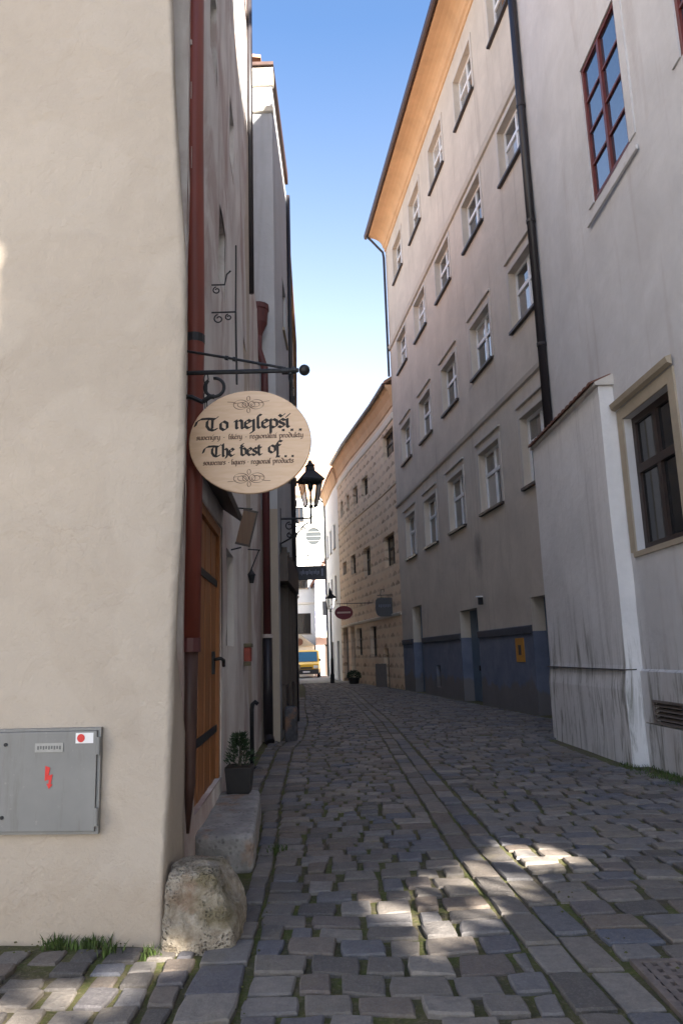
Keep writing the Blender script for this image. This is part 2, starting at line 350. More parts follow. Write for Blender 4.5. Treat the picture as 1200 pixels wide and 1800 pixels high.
# ------------------------------------------------------------------ mesh builder
def root_loc(o):
    while o.parent: o = o.parent
    return o.location.copy()

class MB:
    def __init__(s): s.v = []; s.f = []; s.uv = {}
    def add(s, vs, fs):
        b = len(s.v); s.v += [tuple(x) for x in vs]; s.f += [tuple(i + b for i in f) for f in fs]; return b
    def quad(s, a, b, c, d, uv=None):
        i = s.add([a, b, c, d], [(0, 1, 2, 3)])
        if uv:
            for j in range(4): s.uv[i + j] = uv[j]
        return s
    def hexa(s, p):           # p: 8 points, bottom ring 0-3, top ring 4-7
        s.add(p, [(3, 2, 1, 0), (4, 5, 6, 7), (0, 1, 5, 4), (1, 2, 6, 5), (2, 3, 7, 6), (3, 0, 4, 7)]); return s
    def box(s, x0, x1, y0, y1, z0, z1, mtx=None):
        p = [Vector(q) for q in ((x0, y0, z0), (x1, y0, z0), (x1, y1, z0), (x0, y1, z0), (x0, y0, z1), (x1, y0, z1), (x1, y1, z1), (x0, y1, z1))]
        if mtx: p = [mtx @ q for q in p]
        return s.hexa(p)
    def tube(s, path, r, n=8, cap=True):
        P = [Vector(q) for q in path]; rs = r if isinstance(r, (list, tuple)) else [r] * len(P)
        rings = []; up = Vector((0, 0, 1)); prev = None
        for i, q in enumerate(P):
            t = (P[min(i + 1, len(P) - 1)] - P[max(i - 1, 0)]).normalized()
            a = prev if prev else (Vector((1, 0, 0)) if abs(t.z) > 0.9 else up)
            e1 = (a - t * a.dot(t)).normalized(); e2 = t.cross(e1); prev = e1
            rings.append([q + (e1 * math.cos(2 * math.pi * k / n) + e2 * math.sin(2 * math.pi * k / n)) * rs[i] for k in range(n)])
        vs = [x for rg in rings for x in rg]; fs = []
        for i in range(len(P) - 1):
            for k in range(n):
                fs.append((i * n + k, i * n + (k + 1) % n, (i + 1) * n + (k + 1) % n, (i + 1) * n + k))
        if cap:
            fs.append(tuple(reversed(range(n)))); fs.append(tuple((len(P) - 1) * n + k for k in range(n)))
        s.add(vs, fs); return s
    def lathe(s, c, prof, n=12, axis=None):      # prof: (r, z) about vertical axis at c
        c = Vector(c); vs = []; fs = []
        for r, z in prof:
            for k in range(n):
                a = 2 * math.pi * (k + 0.5) / n; vs.append(c + Vector((r * math.cos(a), r * math.sin(a), z)))
        for i in range(len(prof) - 1):
            for k in range(n):
                fs.append((i * n + k, i * n + (k + 1) % n, (i + 1) * n + (k + 1) % n, (i + 1) * n + k))
        fs.append(tuple(reversed(range(n)))); fs.append(tuple((len(prof) - 1) * n + k for k in range(n)))
        s.add(vs, fs); return s
    def build(s, name, mat, parent=None, smooth=False, origin=None, bevel=0.0):
        off = origin if origin is not None else (root_loc(parent) if parent else Vector((0, 0, 0)))
        me = bpy.data.meshes.new(name)
        me.from_pydata([tuple(Vector(v) - Vector(off)) for v in s.v], [], s.f)
        if s.uv:
            L = me.uv_layers.new(name='UVMap')
            for lp in me.loops:
                L.data[lp.index].uv = s.uv.get(lp.vertex_index, (0, 0))
        me.materials.append(M[mat] if isinstance(mat, str) else mat)
        if bevel:
            bm = bmesh.new(); bm.from_mesh(me)
            bmesh.ops.remove_doubles(bm, verts=bm.verts, dist=1e-5)
            bmesh.ops.bevel(bm, geom=[e for e in bm.edges if e.is_manifold and e.calc_face_angle(0) > 0.5], offset=bevel, segments=2, profile=0.6, affect='EDGES')
            bm.to_mesh(me); bm.free()
        if smooth:
            for p in me.polygons: p.use_smooth = True
        me.update()
        o = bpy.data.objects.new(name, me); COL.objects.link(o)
        if parent: o.parent = parent
        elif origin is not None: o.location = origin
        return o

def thing(name, label, cat, loc=(0, 0, 0), group=None):
    o = bpy.data.objects.new(name, None); COL.objects.link(o); o.location = loc; o.empty_display_size = 0.2
    return tag(o, label, cat, group)
def tag(o, label=None, cat=None, group=None, kind=None):
    if label: o['label'] = label
    if cat: o['category'] = cat
    if group: o['group'] = group
    if kind: o['kind'] = kind
    return o
def inst(src, parent, loc, rz=0.0, scale=None):
    c = src.copy(); COL.objects.link(c); c.parent = parent; c.location = loc; c.rotation_euler = (0, 0, rz)
    if scale: c.scale = scale
    return c

# ------------------------------------------------------------------ walls along a plan path (outside = left-hand side of travel)
class Wall:
    def __init__(s, path):
        s.p = [Vector((x, y, 0)) for x, y in path]; s.cum = [0]
        for a, b in zip(s.p, s.p[1:]): s.cum.append(s.cum[-1] + (b - a).length)
        s.L = s.cum[-1]
    def seg(s, u):
        for i in range(len(s.p) - 1):
            if u <= s.cum[i + 1] + 1e-9 or i == len(s.p) - 2: return i
    def dirn(s, u):
        i = s.seg(u); t = (s.p[i + 1] - s.p[i]).normalized(); return t, Vector((-t.y, t.x, 0))
    def at(s, u, z, out=0.0):
        i = s.seg(u); t, n = s.dirn(u)
        return s.p[i] + t * (u - s.cum[i]) + n * out + Vector((0, 0, z))
    def ang(s, u): t, n = s.dirn(u); return math.atan2(t.y, t.x)
    def uofY(s, Y):
        for i in range(len(s.p) - 1):
            a, b = s.p[i], s.p[i + 1]
            f = (Y - a.y) / (b.y - a.y)
            if -1e-6 <= f <= 1 + 1e-6: return s.cum[i] + f * (s.cum[i + 1] - s.cum[i])
        return 0
    def mesh(s, z0, z1, ops=(), step=None, mb=None, u0=0.0, u1=None, disp=None):
        u1 = s.L if u1 is None else u1; mb = mb or MB()
        U = {round(u0, 4), round(u1, 4)} | {round(c, 4) for c in s.cum if u0 < c < u1}; Z = {round(z0, 4), round(z1, 4)}
        for (a, b, c, d, dep) in ops:
            U |= {round(a, 4), round(b, 4)}; Z |= {round(c, 4), round(d, 4)}
        if step:
            n = max(1, int((u1 - u0) / step)); U |= {round(u0 + (u1 - u0) * i / n, 4) for i in range(n)}
            n = max(1, int((z1 - z0) / step)); Z |= {round(z0 + (z1 - z0) * i / n, 4) for i in range(n)}
        U = sorted(U); Z = sorted(z for z in Z if z0 - 1e-6 <= z <= z1 + 1e-6); idx = {}
        def V(i, j):
            if (i, j) not in idx:
                u, z = U[i], Z[j]; o = disp(u, z) if disp else 0.0
                k = mb.add([s.at(u, z, o)], []); mb.uv[k] = (u, z); idx[(i, j)] = k
            return idx[(i, j)]
        for i in range(len(U) - 1):
            for j in range(len(Z) - 1):
                cu, cz = (U[i] + U[i + 1]) / 2, (Z[j] + Z[j + 1]) / 2
                if any(a < cu < b and c < cz < d for (a, b, c, d, dep) in ops): continue
                mb.f.append((V(i + 1, j), V(i, j), V(i, j + 1), V(i + 1, j + 1)))
        for (a, b, c, d, dep) in ops:
            q = lambda u, z, o: s.at(u, z, o)
            mb.quad(q(a, c, 0), q(b, c, 0), q(b, c, -dep), q(a, c, -dep), [(a, c), (b, c), (b, c - dep), (a, c - dep)])
            mb.quad(q(a, d, 0), q(a, d, -dep), q(b, d, -dep), q(b, d, 0), [(a, d), (a, d + dep), (b, d + dep), (b, d)])
            mb.quad(q(a, c, 0), q(a, c, -dep), q(a, d, -dep), q(a, d, 0), [(a, c), (a - dep, c), (a - dep, d), (a, d)])
            mb.quad(q(b, c, 0), q(b, d, 0), q(b, d, -dep), q(b, c, -dep), [(b, c), (b, d), (b + dep, d), (b + dep, c)])
        return mb
    def body(s, mb, depth, z0, z1, u0=0.0, u1=None):       # side and back walls and a lid, so that the house is a closed block
        u1 = s.L if u1 is None else u1
        a, b = s.at(u0, 0), s.at(u1, 0); _, n0 = s.dirn(u0); _, n1 = s.dirn(u1); nn = (n0 + n1).normalized()
        A, B = a - nn * depth, b - nn * depth; Zu = Vector((0, 0, 1))
        mb.quad(a + Zu * z0, A + Zu * z0, A + Zu * z1, a + Zu * z1); mb.quad(B + Zu * z0, b + Zu * z0, b + Zu * z1, B + Zu * z1)
        mb.quad(A + Zu * z0, B + Zu * z0, B + Zu * z1, A + Zu * z1)
        return nn
    def sweep(s, prof, u0=0.0, u1=None, mb=None):          # prof: (out, z) closed polygon swept along the wall
        u1 = s.L if u1 is None else u1; mb = mb or MB()
        us = sorted({u0, u1} | {c for c in s.cum if u0 < c < u1}); n = len(prof); b = len(mb.v)
        for u in us:
            for (o, z) in prof: mb.v.append(tuple(s.at(u, z, o)))
        for i in range(len(us) - 1):
            for k in range(n):
                mb.f.append((b + i * n + k, b + i * n + (k + 1) % n, b + (i + 1) * n + (k + 1) % n, b + (i + 1) * n + k))
        mb.f.append(tuple(b + k for k in reversed(range(n)))); mb.f.append(tuple(b + (len(us) - 1) * n + k for k in range(n)))
        return mb
    def roof(s, depth, ze, rise, over=0.4, u0=0.0, u1=None, th=0.15):
        u1 = s.L if u1 is None else u1; mb = MB()
        us = sorted({u0, u1} | {c for c in s.cum if u0 < c < u1}); sl = rise / (depth / 2)
        prof = [(over, ze - sl * over), (-depth / 2, ze + rise), (-depth - over, ze - sl * over), (-depth - over, ze - sl * over + th), (-depth / 2, ze + rise + th), (over, ze - sl * over + th)]
        return s.sweep(prof, u0, u1, mb)

# ------------------------------------------------------------------ windows (local x along the wall, y outwards, z up; origin lower left corner of the opening)
def win_parts(w, h, cols, rows, fmat, gmat, transom=None, fw=0.07, mull=0.05, th=0.06, bars=0.022):
    """returns (frame MB, list of pane MBs)"""
    f = MB()
    f.box(0, w, 0, th, 0, fw); f.box(0, w, 0, th, h - fw, h); f.box(0, fw, 0, th - .001, fw, h - fw); f.box(w - fw, w, 0, th - .001, fw, h - fw)
    zs = [fw, h - fw] if transom is None else [fw, transom, h - fw]
    if transom is not None: f.box(fw, w - fw, 0.003, th + 0.012, transom - mull, transom + mull)
    panes = []
    for zi in range(len(zs) - 1):
        za = zs[zi] + (mull if zi else 0); zb = zs[zi + 1] - (mull if zi + 1 < len(zs) - 1 else 0)
        nr = rows if transom is None else (1 if zi else rows)
        cw = (w - 2 * fw) / cols
        for c in range(cols):
            xa, xb = fw + c * cw, fw + (c + 1) * cw
            if c: f.box(xa - mull / 1.2, xa + mull / 1.2, 0.002, th + 0.006, za, zb)
            for r in range(nr):
                a, b = za + (zb - za) * r / nr, za + (zb - za) * (r + 1) / nr
                if r: f.box(xa, xb, 0.004, th - 0.01, a - bars, a + bars)
                panes.append(MB().box(xa + 0.001, xb - 0.001, 0.012, 0.024, a + 0.001, b - 0.001))
    return f, panes

class WinKind:
    def __init__(s): s.proto = None
def place_window(root, wall, u, z, depth, w, h, cache, key, cols=2, rows=1, fmat='white_paint', gmat='glass', transom=None, sill=None, hood=None, surround=None, **kw):
    """window part with pane, sill, lintel and surround sub-parts; copies share mesh data"""
    rz = wall.ang(u); loc = wall.at(u, z, -depth) - root.location
    if key not in cache:
        f, panes = win_parts(w, h, cols, rows, fmat, gmat, transom, **kw)
        subs = [('pane', p, gmat) for p in panes]
        if sill: subs.append(('sill', MB().box(-0.08, w + 0.08, depth - 0.03, depth + sill, -0.075, -0.003), 'sill_metal' if fmat != 'brown_paint' else 'stone_trim'))
        if hood: subs.append(('lintel', MB().box(-0.16, w + 0.16, depth - 0.02, depth + 0.07, h + hood, h + hood + 0.055), 'b4_trim'))
        if surround:
            sm = MB(); a = surround; o0, o1 = depth - 0.02, depth + 0.025
            sm.box(-a, -0.002, o0, o1, 0.0, h + a); sm.box(w + 0.002, w + a, o0, o1, 0.0, h + a); sm.box(-0.002, w + 0.002, o0, o1 - 0.002, h + 0.002, h + a)
            subs.append(('surround', sm, kw.get('smat', 'b4_trim') if False else ('stone_trim' if fmat == 'brown_paint' else ('near' if fmat == 'red_paint' else 'b4_trim'))))
        cache[key] = (f.build('window', fmat, None, origin=Vector((0, 0, 0))), [(n, b.build(n, mt, None, origin=Vector((0, 0, 0)))) for n, b, mt in subs])
        fo, so = cache[key]
        fo.parent = root; fo.location = loc; fo.rotation_euler = (0, 0, rz)
        for n, o in so: o.parent = fo
        return fo
    fo, so = cache[key]
    w2 = inst(fo, root, loc, rz)
    for n, o in so: inst(o, w2, (0, 0, 0))
    return w2
WC = {}

# ================================================================== SETTING: ground and street
g = MB(); g.quad((-2500, -2500, 0), (2500, -2500, 0), (2500, 2500, 0), (-2500, 2500, 0))
tag(g.build('ground', 'ground'), kind='structure')
sq = MB(); sq.quad((-30, -30, 0.004), (14, -30, 0.004), (14, 70, 0.004), (-30, 70, 0.004))
tag(sq.build('square_pavement', 'paving'), kind='structure')
st = MB()
nx, ny = 2, 2
st.quad((-12, 1.2, 0.008), (9, 1.2, 0.008), (9, 45.5, 0.008), (-12, 45.5, 0.008))
street = st.build('street', 'joints'); tag(street, kind='structure')

def lerp(tab, y):
    if y <= tab[0][0]: return tab[0][1]
    for (a, b), (c, d) in zip(tab, tab[1:]):
        if y <= c: return b + (d - b) * (y - a) / (c - a)
    return tab[-1][1]
SEAM = [(1.2, -0.50), (4.3, -0.56), (6.2, -0.62), (9.0, -0.80), (13.4, -0.98), (15, -0.90), (19, -1.0), (24, -1.35), (28, -1.55), (40, -2.2), (55, -3.6)]
WALLL = [(4.4, -0.72), (6.0, -0.74), (8.02, -0.90), (8.05, -1.18), (9, -1.3), (12, -1.45), (14.8, -1.55), (14.9, -1.0), (15.3, -1.2), (19, -1.2), (20, -1.5), (28, -1.72), (40, -2.4), (55, -4)]
BANDC = [(1.2, 1.30), (4.2, 1.14), (6.4, 1.02), (11, 0.93), (18.4, 0.80), (26, 0.46), (34.8, 0.10), (45, -0.9), (55, -2.3)]
WALLR = [(1.2, 4.2), (10, 4.12), (10.4, 3.9), (13.9, 3.8), (14.0, 5.3), (18.26, 4.79), (34.26, 2.62), (37.4, 2.06), (41, 1.3), (44.6, .55), (48.4, -.1), (57.7, -1.3)]
stones = []       # (corner list, height, kind)
rs = random.Random(11)
def stone_quad(a, b, c, d, h, kind, j=0.012):
    P = [Vector((x + rs.uniform(-j, j), y + rs.uniform(-j, j), 0)) for x, y in (a, b, c, d)]
    stones.append((P, h + rs.uniform(-0.009, 0.010), kind))
def course_field(xl, xr, y0, y1, row, wmin, wmax, gap, kind, hh=0.030, skew=0.0, phase=0.0):
    y = y0; k = 0
    while y < y1:
        rh = row * rs.uniform(0.85, 1.18); ym = y + rh / 2
        L, Rr = xl(ym), xr(ym); x = L + rs.uniform(0, 0.012)
        wob = lambda X: 0.035 * math.sin(X * 1.7 + y * 0.9 + phase) + 0.02 * math.sin(X * 4.1 + y * 2.3) + skew * (X - L)
        while x < Rr - 0.05:
            w = rs.uniform(wmin, wmax)
            if Rr - (x + w) < wmin * 0.6: w = Rr - x
            g2 = gap * rs.uniform(0.6, 1.5) / 2; gy = gap * rs.uniform(0.35, 0.9) / 2
            xa, xb = x + g2, x + w - g2
            ya, yb = y + gy, y + rh - gy
            if rs.random() > 0.006:
                stone_quad((xa, ya + wob(xa)), (xb, ya + wob(xb)), (xb, yb + wob(xb)), (xa, yb + wob(xa)), hh, kind)
            x += w
        y += rh; k += 1
bl = lambda y: lerp(BANDC, y) - 0.215
br = lambda y: lerp(BANDC, y) + 0.215
course_field(lambda y: lerp(SEAM, y) + 0.0, bl, 1.6, 46, 0.212, 0.17, 0.33, 0.036, 'cobble')
course_field(br, lambda y: lerp(WALLR, y) - (0.12 if y > 13.9 else 0.28), 1.6, 46, 0.212, 0.19, 0.37, 0.038, 'cobble', skew=-0.03)
# two rows of flat drainage slabs
for side in (-1, 1):
    y = 1.4
    while y < 46:
        ln = rs.uniform(0.34, 0.55)
        f = lambda yy, s: lerp(BANDC, yy) + (0.012 if s == 0 else 0.20) * side
        a, b = (f(y, 0), f(y, 1)) if side > 0 else (f(y, 1), f(y, 0)); c, d = (f(y + ln, 0), f(y + ln, 1)) if side > 0 else (f(y + ln, 1), f(y + ln, 0))
        gp = 0.010
        stone_quad((a, y + gp), (b, y + gp), (d, y + ln - gp), (c, y + ln - gp), 0.026, 'slab', 0.006); y += ln
# flat slabs along the left wall, then small setts between them and the house fronts
y = 1.4
while y < 30:
    ln = rs.uniform(0.22, 0.38); xr = lerp(SEAM, y + ln / 2) - 0.004; wd = 0.17 if y < 8.0 else 0.24
    xl = xr - wd if y > 8.0 else max(xr - 0.24, lerp(WALLL, y))
    if y < 4.3: xl = xr - 0.26
    if xr - xl > 0.08: stone_quad((xl, y + .012), (xr, y + .012), (xr, y + ln - .012), (xl, y + ln - .012), 0.034, 'slab', 0.008)
    y += ln
course_field(lambda y: lerp(WALLL, y) + 0.02, lambda y: lerp(SEAM, y) - 0.27, 8.08, 27, 0.17, 0.13, 0.22, 0.03, 'cobble', 0.03)
# setts in front of the cream corner house
course_field(lambda y: -5.5, lambda y: lerp(SEAM, y) - 0.29, 1.7, 4.42, 0.185, 0.14, 0.24, 0.036, 'cobble', 0.030, skew=0.02)

def stone_mesh(P, h, out, off):
    c = sum(P, Vector()) / 4; ring = []
    for i in range(4):
        a, b = P[i], P[(i + 1) % 4]
        ring.append(a + (c - a) * rs.uniform(0.015, 0.07)); mid = (a + b) / 2; ring.append(mid + (c - mid) * rs.uniform(-0.05, 0.04))
    n = 8; tilt = Vector((rs.uniform(-.03, .03), rs.uniform(-.03, .03), 0))
    V = [Vector((q.x, q.y, -0.01)) for q in ring]
    V += [Vector((q.x, q.y, h - 0.008)) for q in ring]
    V += [Vector((q.x, q.y, h + (q - c).dot(tilt) + rs.uniform(-.003, .003))) for q in [c + (q - c) * (1 - 0.011 / max((q - c).length, .03)) for q in ring]]
    V.append(Vector((c.x, c.y, h + 0.002)))
    F = []
    for i in range(n):
        j = (i + 1) % n
        F += [(off + i, off + j, off + n + j, off + n + i), (off + n + i, off + n + j, off + 2 * n + j, off + 2 * n + i), (off + 2 * n + i, off + 2 * n + j, off + 3 * n)]
    out[0].extend(tuple(v) for v in V); out[1].extend(F)
def in_view(P):
    c = sum(P, Vector()) / 4; d = c - Vector((0, 0, CAMH)); z = d.dot(Fv)
    if z < 0.5: return None
    x, y = d.dot(Rv) / z * 1300, -d.dot(Uv) / z * 1300
    if abs(x) > 640 or y > 930: return None
    area = abs((P[2] - P[0]).cross(P[3] - P[1]).z) / 2
    return area * CAMH / z ** 3
GRATE = (1.40, 2.05, 3.30, 4.16)
def in_grate(P):
    c = sum(P, Vector()) / 4
    return GRATE[0] - 0.08 < c.x < GRATE[1] + 0.08 and GRATE[2] - 0.06 < c.y < GRATE[3] + 0.06
stones = [s for s in stones if not in_grate(s[0])]
ranked = sorted(((in_view(s[0]) or 0, i) for i, s in enumerate(stones)), reverse=True)
near_cob = [i for a, i in ranked if stones[i][2] == 'cobble'][:300]
near_slab = [i for a, i in ranked if stones[i][2] == 'slab' and a > 0][:120]
single = set(near_cob) | set(near_slab)
for i in list(near_cob) + list(near_slab):
    P, h, kd = stones[i]; out = ([], []); stone_mesh(P, h, out, 0)
    c = sum(P, Vector()) / 4
    me = bpy.data.meshes.new('cobblestone' if kd == 'cobble' else 'paving_slab')
    me.from_pydata([(v[0] - c.x, v[1] - c.y, v[2]) for v in out[0]], [], out[1]); me.materials.append(M[kd])
    o = bpy.data.objects.new(me.name, me); COL.objects.link(o); o.parent = street; o.location = (c.x, c.y, 0)
for kd, nm in (('cobble', 'cobblestones'), ('slab', 'paving_slabs')):
    out = ([], [])
    for i, s in enumerate(stones):
        if i not in single and s[2] == kd: stone_mesh(s[0], s[1], out, len(out[0]))
    me = bpy.data.meshes.new(nm); me.from_pydata(out[0], [], out[1]); me.materials.append(M[kd])
    o = bpy.data.objects.new(nm, me); COL.objects.link(o); o.parent = street; o['kind'] = 'stuff'

# ================================================================== RIGHT: tall tan house with four rows of windows
b4 = Wall([(5.44, 13.5), (2.62, 34.26)])
U0 = (Vector((4.79, 18.26)) - Vector((5.44, 13.5))).length     # measured u = 0
tall = thing('tall_house', 'tall tan-grey plastered house with four rows of white windows and blue-grey base', 'house', (4.0, 24, 0))
ROWS = [(5.70, 1.85, 0.30), (10.0, 1.70, 0.30), (14.40, 1.62, 0.0), (18.95, 1.80, 0.0)]
ops = []; wins = []
for (z, h, hood) in ROWS:
    for k in range(-1, 5):
        u = U0 - 1.5 + 3.53 * k + 0.0
        if u < 0.2: continue
        ops.append((u, u + 1.85, z, z + h, 0.30)); wins.append((u, z, h, hood))
DOORS = [(U0 + 12.3, U0 + 14.0, 0.0, 3.55), (U0 + 5.0, U0 + 6.9, 0.0, 2.95), (U0 - 1.4, U0 + 0.6, 0.0, 2.9)]
for (a, b, c, d) in DOORS: ops.append((a, b, c, d, 0.42))
ops.append((U0 + 9.75, U0 + 10.4, 0.35, 1.15, 0.25))
mb = b4.mesh(0, 22.3, ops); b4.body(mb, 8.0, 0, 22.3)
mb.build('wall', 'b4', tall)
for (u, z, h, hood) in wins:
    place_window(tall, b4, u, z, 0.24, 1.85, h, WC, ('b4', h), cols=2, rows=1, transom=h * 0.62, sill=0.10, hood=hood or None, surround=0.13, fw=0.09, mull=0.055)
for (a, b, c, d) in DOORS:
    t, n = b4.dirn(a)
    dm = MB(); mt = Matrix.Translation(b4.at(a, 0, -0.40)) @ Matrix.Rotation(b4.ang(a), 4, 'Z')
    dm.box(0, b - a, 0, 0.05, 0.03, d, mt)
    do = dm.build('door', 'blue_door', tall)
    for j in range(2):
        for zz in ((0.25, 0.48), (0.55, 0.93)):
            MB().box(0.12 + j * (b - a) / 2, (b - a) / 2 - 0.12 + j * (b - a) / 2, 0.05, 0.075, d * zz[0] - 0.3, d * zz[1] - 0.1, mt).build('door_panel', 'blue_door', do)
    MB().box((b - a) / 2 + 0.06, (b - a) / 2 + 0.10, 0.05, 0.12, 1.0, 1.16, mt).build('door_handle', 'iron', do)
MB().box(0, 0.65, 0, 0.03, 0, 0.8, Matrix.Translation(b4.at(U0 + 9.75, 0.35, -0.2)) @ Matrix.Rotation(b4.ang(0), 4, 'Z')).build('vent_panel', 'void', tall)
b4.sweep([(-.05, 8.33), (0.07, 8.36), (0.10, 8.47), (-.05, 8.52)]).build('string_course', 'b4_trim', tall)
b4.sweep([(-.05, 16.22), (0.07, 16.25), (0.12, 16.40), (-.05, 16.46)]).build('string_course', 'b4_trim', tall)
cuts = [0.0] + [x for dr in sorted(DOORS) for x in (dr[0] - 0.02, dr[1] + 0.02)] + [b4.L]
for a, b in zip(cuts[::2], cuts[1::2]):
    b4.sweep([(-.05, 2.0), (0.05, 2.02), (0.06, 2.2), (-.05, 2.25)], a, b).build('dado_band', 'slate_band', tall)
prof = [(-.1, 21.55), (0.05, 21.6), (0.07, 21.76), (0.14, 21.82)] + [(0.14 + 0.66 * (1 - math.cos(a)), 21.82 + 0.5 * math.sin(a)) for a in [R(x) for x in (15, 30, 45, 60, 75, 90)]] + [(0.86, 22.34), (0.86, 22.48), (-.1, 22.48)]
b4.sweep(prof).build('cornice', 'apricot', tall)
gp = [(0.88, 22.40), (0.91, 22.33), (0.97, 22.31), (1.03, 22.35), (1.05, 22.44), (1.05, 22.54), (0.88, 22.54)]
b4.sweep(gp, -0.0, b4.L + 0.15).build('gutter', 'gutter', tall)
b4.roof(8.0, 23.2, 3.2, 0.92).build('roof', 'roof', tall)
# far downpipe with its swan neck
ue = b4.L - 0.1
MB().tube([b4.at(ue, 22.35, 0.95), b4.at(ue, 22.1, 0.7), b4.at(ue, 21.5, 0.16), b4.at(ue, 21.2, 0.12), b4.at(ue, 14.9, 0.12)], 0.06).build('downpipe', 'black_pipe', tall)
# orange plate, wall lamp
mt = Matrix.Translation(b4.at(U0 + 1.25, 1.30, 0.0)) @ Matrix.Rotation(b4.ang(0), 4, 'Z')
pl = thing('orange_plate', 'orange enamel plate on the blue-grey base of the tall house', 'sign', b4.at(U0 + 1.5, 1.3, 0.0))
MB().box(0, 0.6, 0.0, 0.02, 0, 0.62, mt).build('plate', 'orange', pl, bevel=0.006)
MB().box(0.2, 0.4, 0.021, 0.026, 0.18, 0.44, mt).build('print', 'sill_metal', pl)
mt = Matrix.Translation(b4.at(U0 + 4.4, 3.0, 0.0)) @ Matrix.Rotation(b4.ang(0), 4, 'Z')
wl = thing('wall_lamp', 'small dark wall lamp above the middle blue door', 'lamp', b4.at(U0 + 4.4, 3.0, 0.0))
MB().box(-0.05, 0.05, 0, 0.14, 0.0, 0.22, mt).build('housing', 'iron', wl, bevel=0.015)
MB().box(-0.06, 0.06, 0, 0.2, 0.225, 0.26, mt).build('hood', 'white_paint', wl)

# ================================================================== RIGHT: near pale house with buttress
nw = Wall([(4.33, 2.2), (4.10, 10.0), (4.0, 13.55)])
pale = thing('pale_house', 'pale lime-plastered house with red upper window and whitewashed buttress', 'house', (4.2, 9, 0))
ya = nw.uofY
UW = (ya(9.05), ya(10.42), 8.42, 10.76); LW = (ya(8.80), ya(10.22), 2.90, 4.82); VG = (ya(9.30), ya(10.14), 0.62, 0.88)
ops = [(*UW, 0.10), (*LW, 0.2), (*VG, 0.10)]
for (y0, z0) in ((6.2, 8.42), (3.4, 8.42), (9.05, 13.6), (6.2, 13.6), (3.4, 13.6)): ops.append((ya(y0), ya(y0) + 1.37, z0, z0 + 2.34, 0.10))
for y0 in (6.0, 3.6): ops.append((ya(y0), ya(y0) + 1.42, 2.9, 4.82, 0.2))
def pd(u, z): return 0.02 * noise.noise(Vector((u * 0.7, z * 0.7, 3.1))) + 0.008 * noise.noise(Vector((u * 2.1, z * 2.1, 9.1)))
mb = nw.mesh(0, 20.0, ops, step=0.35, disp=pd); nw.body(mb, 7.0, 0, 20.0)
mb.build('wall', 'near', pale)
nw.roof(7.0, 20.2, 2.6, 0.5).build('roof', 'roof', pale)
place_window(pale, nw, UW[0], UW[2], 0.06, UW[1] - UW[0], UW[3] - UW[2], WC, 'red', cols=2, rows=4, fmat='red_paint', gmat='glass_clear', surround=0.20, fw=0.06, mull=0.045, bars=0.018)
for (y0, z0) in ((6.2, 8.42), (3.4, 8.42), (9.05, 13.6), (6.2, 13.6), (3.4, 13.6)): place_window(pale, nw, ya(y0), z0, 0.06, 1.37, 2.34, WC, 'red', fmat='red_paint')
place_window(pale, nw, LW[0], LW[2], 0.17, LW[1] - LW[0], LW[3] - LW[2], WC, 'brown', cols=2, rows=1, fmat='brown_paint', gmat='glass_dark', transom=(LW[3] - LW[2]) * 0.6, sill=0.03, surround=0.17, fw=0.10, mull=0.06)
for y0 in (6.0, 3.6): place_window(pale, nw, ya(y0), 2.9, 0.17, 1.42, 1.92, WC, 'brown', fmat='brown_paint')
nw.sweep([(0.028, 8.13), (0.06, 8.14), (0.06, 8.20), (0.028, 8.21)], UW[0] - 0.25, UW[1] + 0.25).build('sill_moulding', 'near', pale)
nw.sweep([(0.030, 5.0), (0.09, 5.03), (0.11, 5.10), (0.03, 5.13)], LW[0] - 0.2, LW[1] + 0.2).build('lintel_moulding', 'stone_trim', pale)
nw.sweep([(-.1, 0.0), (0.045, 0.0), (0.045, 0.58), (-.1, 0.60)], 0, ya(10.47)).build('plinth', 'near', pale)
nw.sweep([(-.1, 0.90), (0.045, 0.90), (0.045, 1.27), (0.01, 1.30), (-.1, 1.30)], 0, ya(10.47)).build('plinth', 'near', pale)
nw.sweep([(-.1, 0.60), (0.045, 0.60), (0.045, 0.90), (-.1, 0.90)], 0, VG[0] - 0.001).build('plinth', 'near', pale)
nw.sweep([(-.1, 0.60), (0.045, 0.60), (0.045, 0.90), (-.1, 0.90)], VG[1] + 0.001, ya(10.47)).build('plinth', 'near', pale)
vt = Matrix.Translation(nw.at(VG[0], 0.62, -0.05)) @ Matrix.Rotation(nw.ang(VG[0]), 4, 'Z'); vw = VG[1] - VG[0]
vg = MB().box(0, vw, 0, 0.02, 0, 0.26, vt).build('vent', 'void', pale)
fr = MB(); fr.box(-.02, vw + .02, 0.07, 0.105, -.02, 0.012, vt); fr.box(-.02, vw + .02, 0.07, 0.105, 0.252, 0.285, vt); fr.box(-.02, 0.015, 0.07, 0.104, 0.012, 0.252, vt); fr.box(vw - .015, vw + .02, 0.07, 0.104, 0.012, 0.252, vt)
fr.build('vent_frame', 'steel', vg)
for i in range(4):
    z = 0.03 + i * 0.058
    b = MB(); b.hexa([vt @ Vector(q) for q in ((0.015, .04, z + .03), (vw - .015, .04, z + .03), (vw - .015, .095, z), (.015, .095, z), (.015, .04, z + .038), (vw - .015, .04, z + .038), (vw - .015, .095, z + .008), (.015, .095, z + .008))])
    b.build('slat', 'steel', vg)
# black downpipe at the far corner of this house
pp = nw.at(ya(13.30), 0, 0.09)
MB().tube([(pp.x, pp.y, 5.35), (pp.x, pp.y, 20.0)], 0.085, 10).build('downpipe', 'black_pipe', pale, smooth=True)
for z in (7.3, 9.9, 12.5, 15.1): MB().tube([(pp.x, pp.y, z), (pp.x, pp.y, z + 0.06)], 0.096, 10).build('pipe_clamp', 'black_pipe', pale)
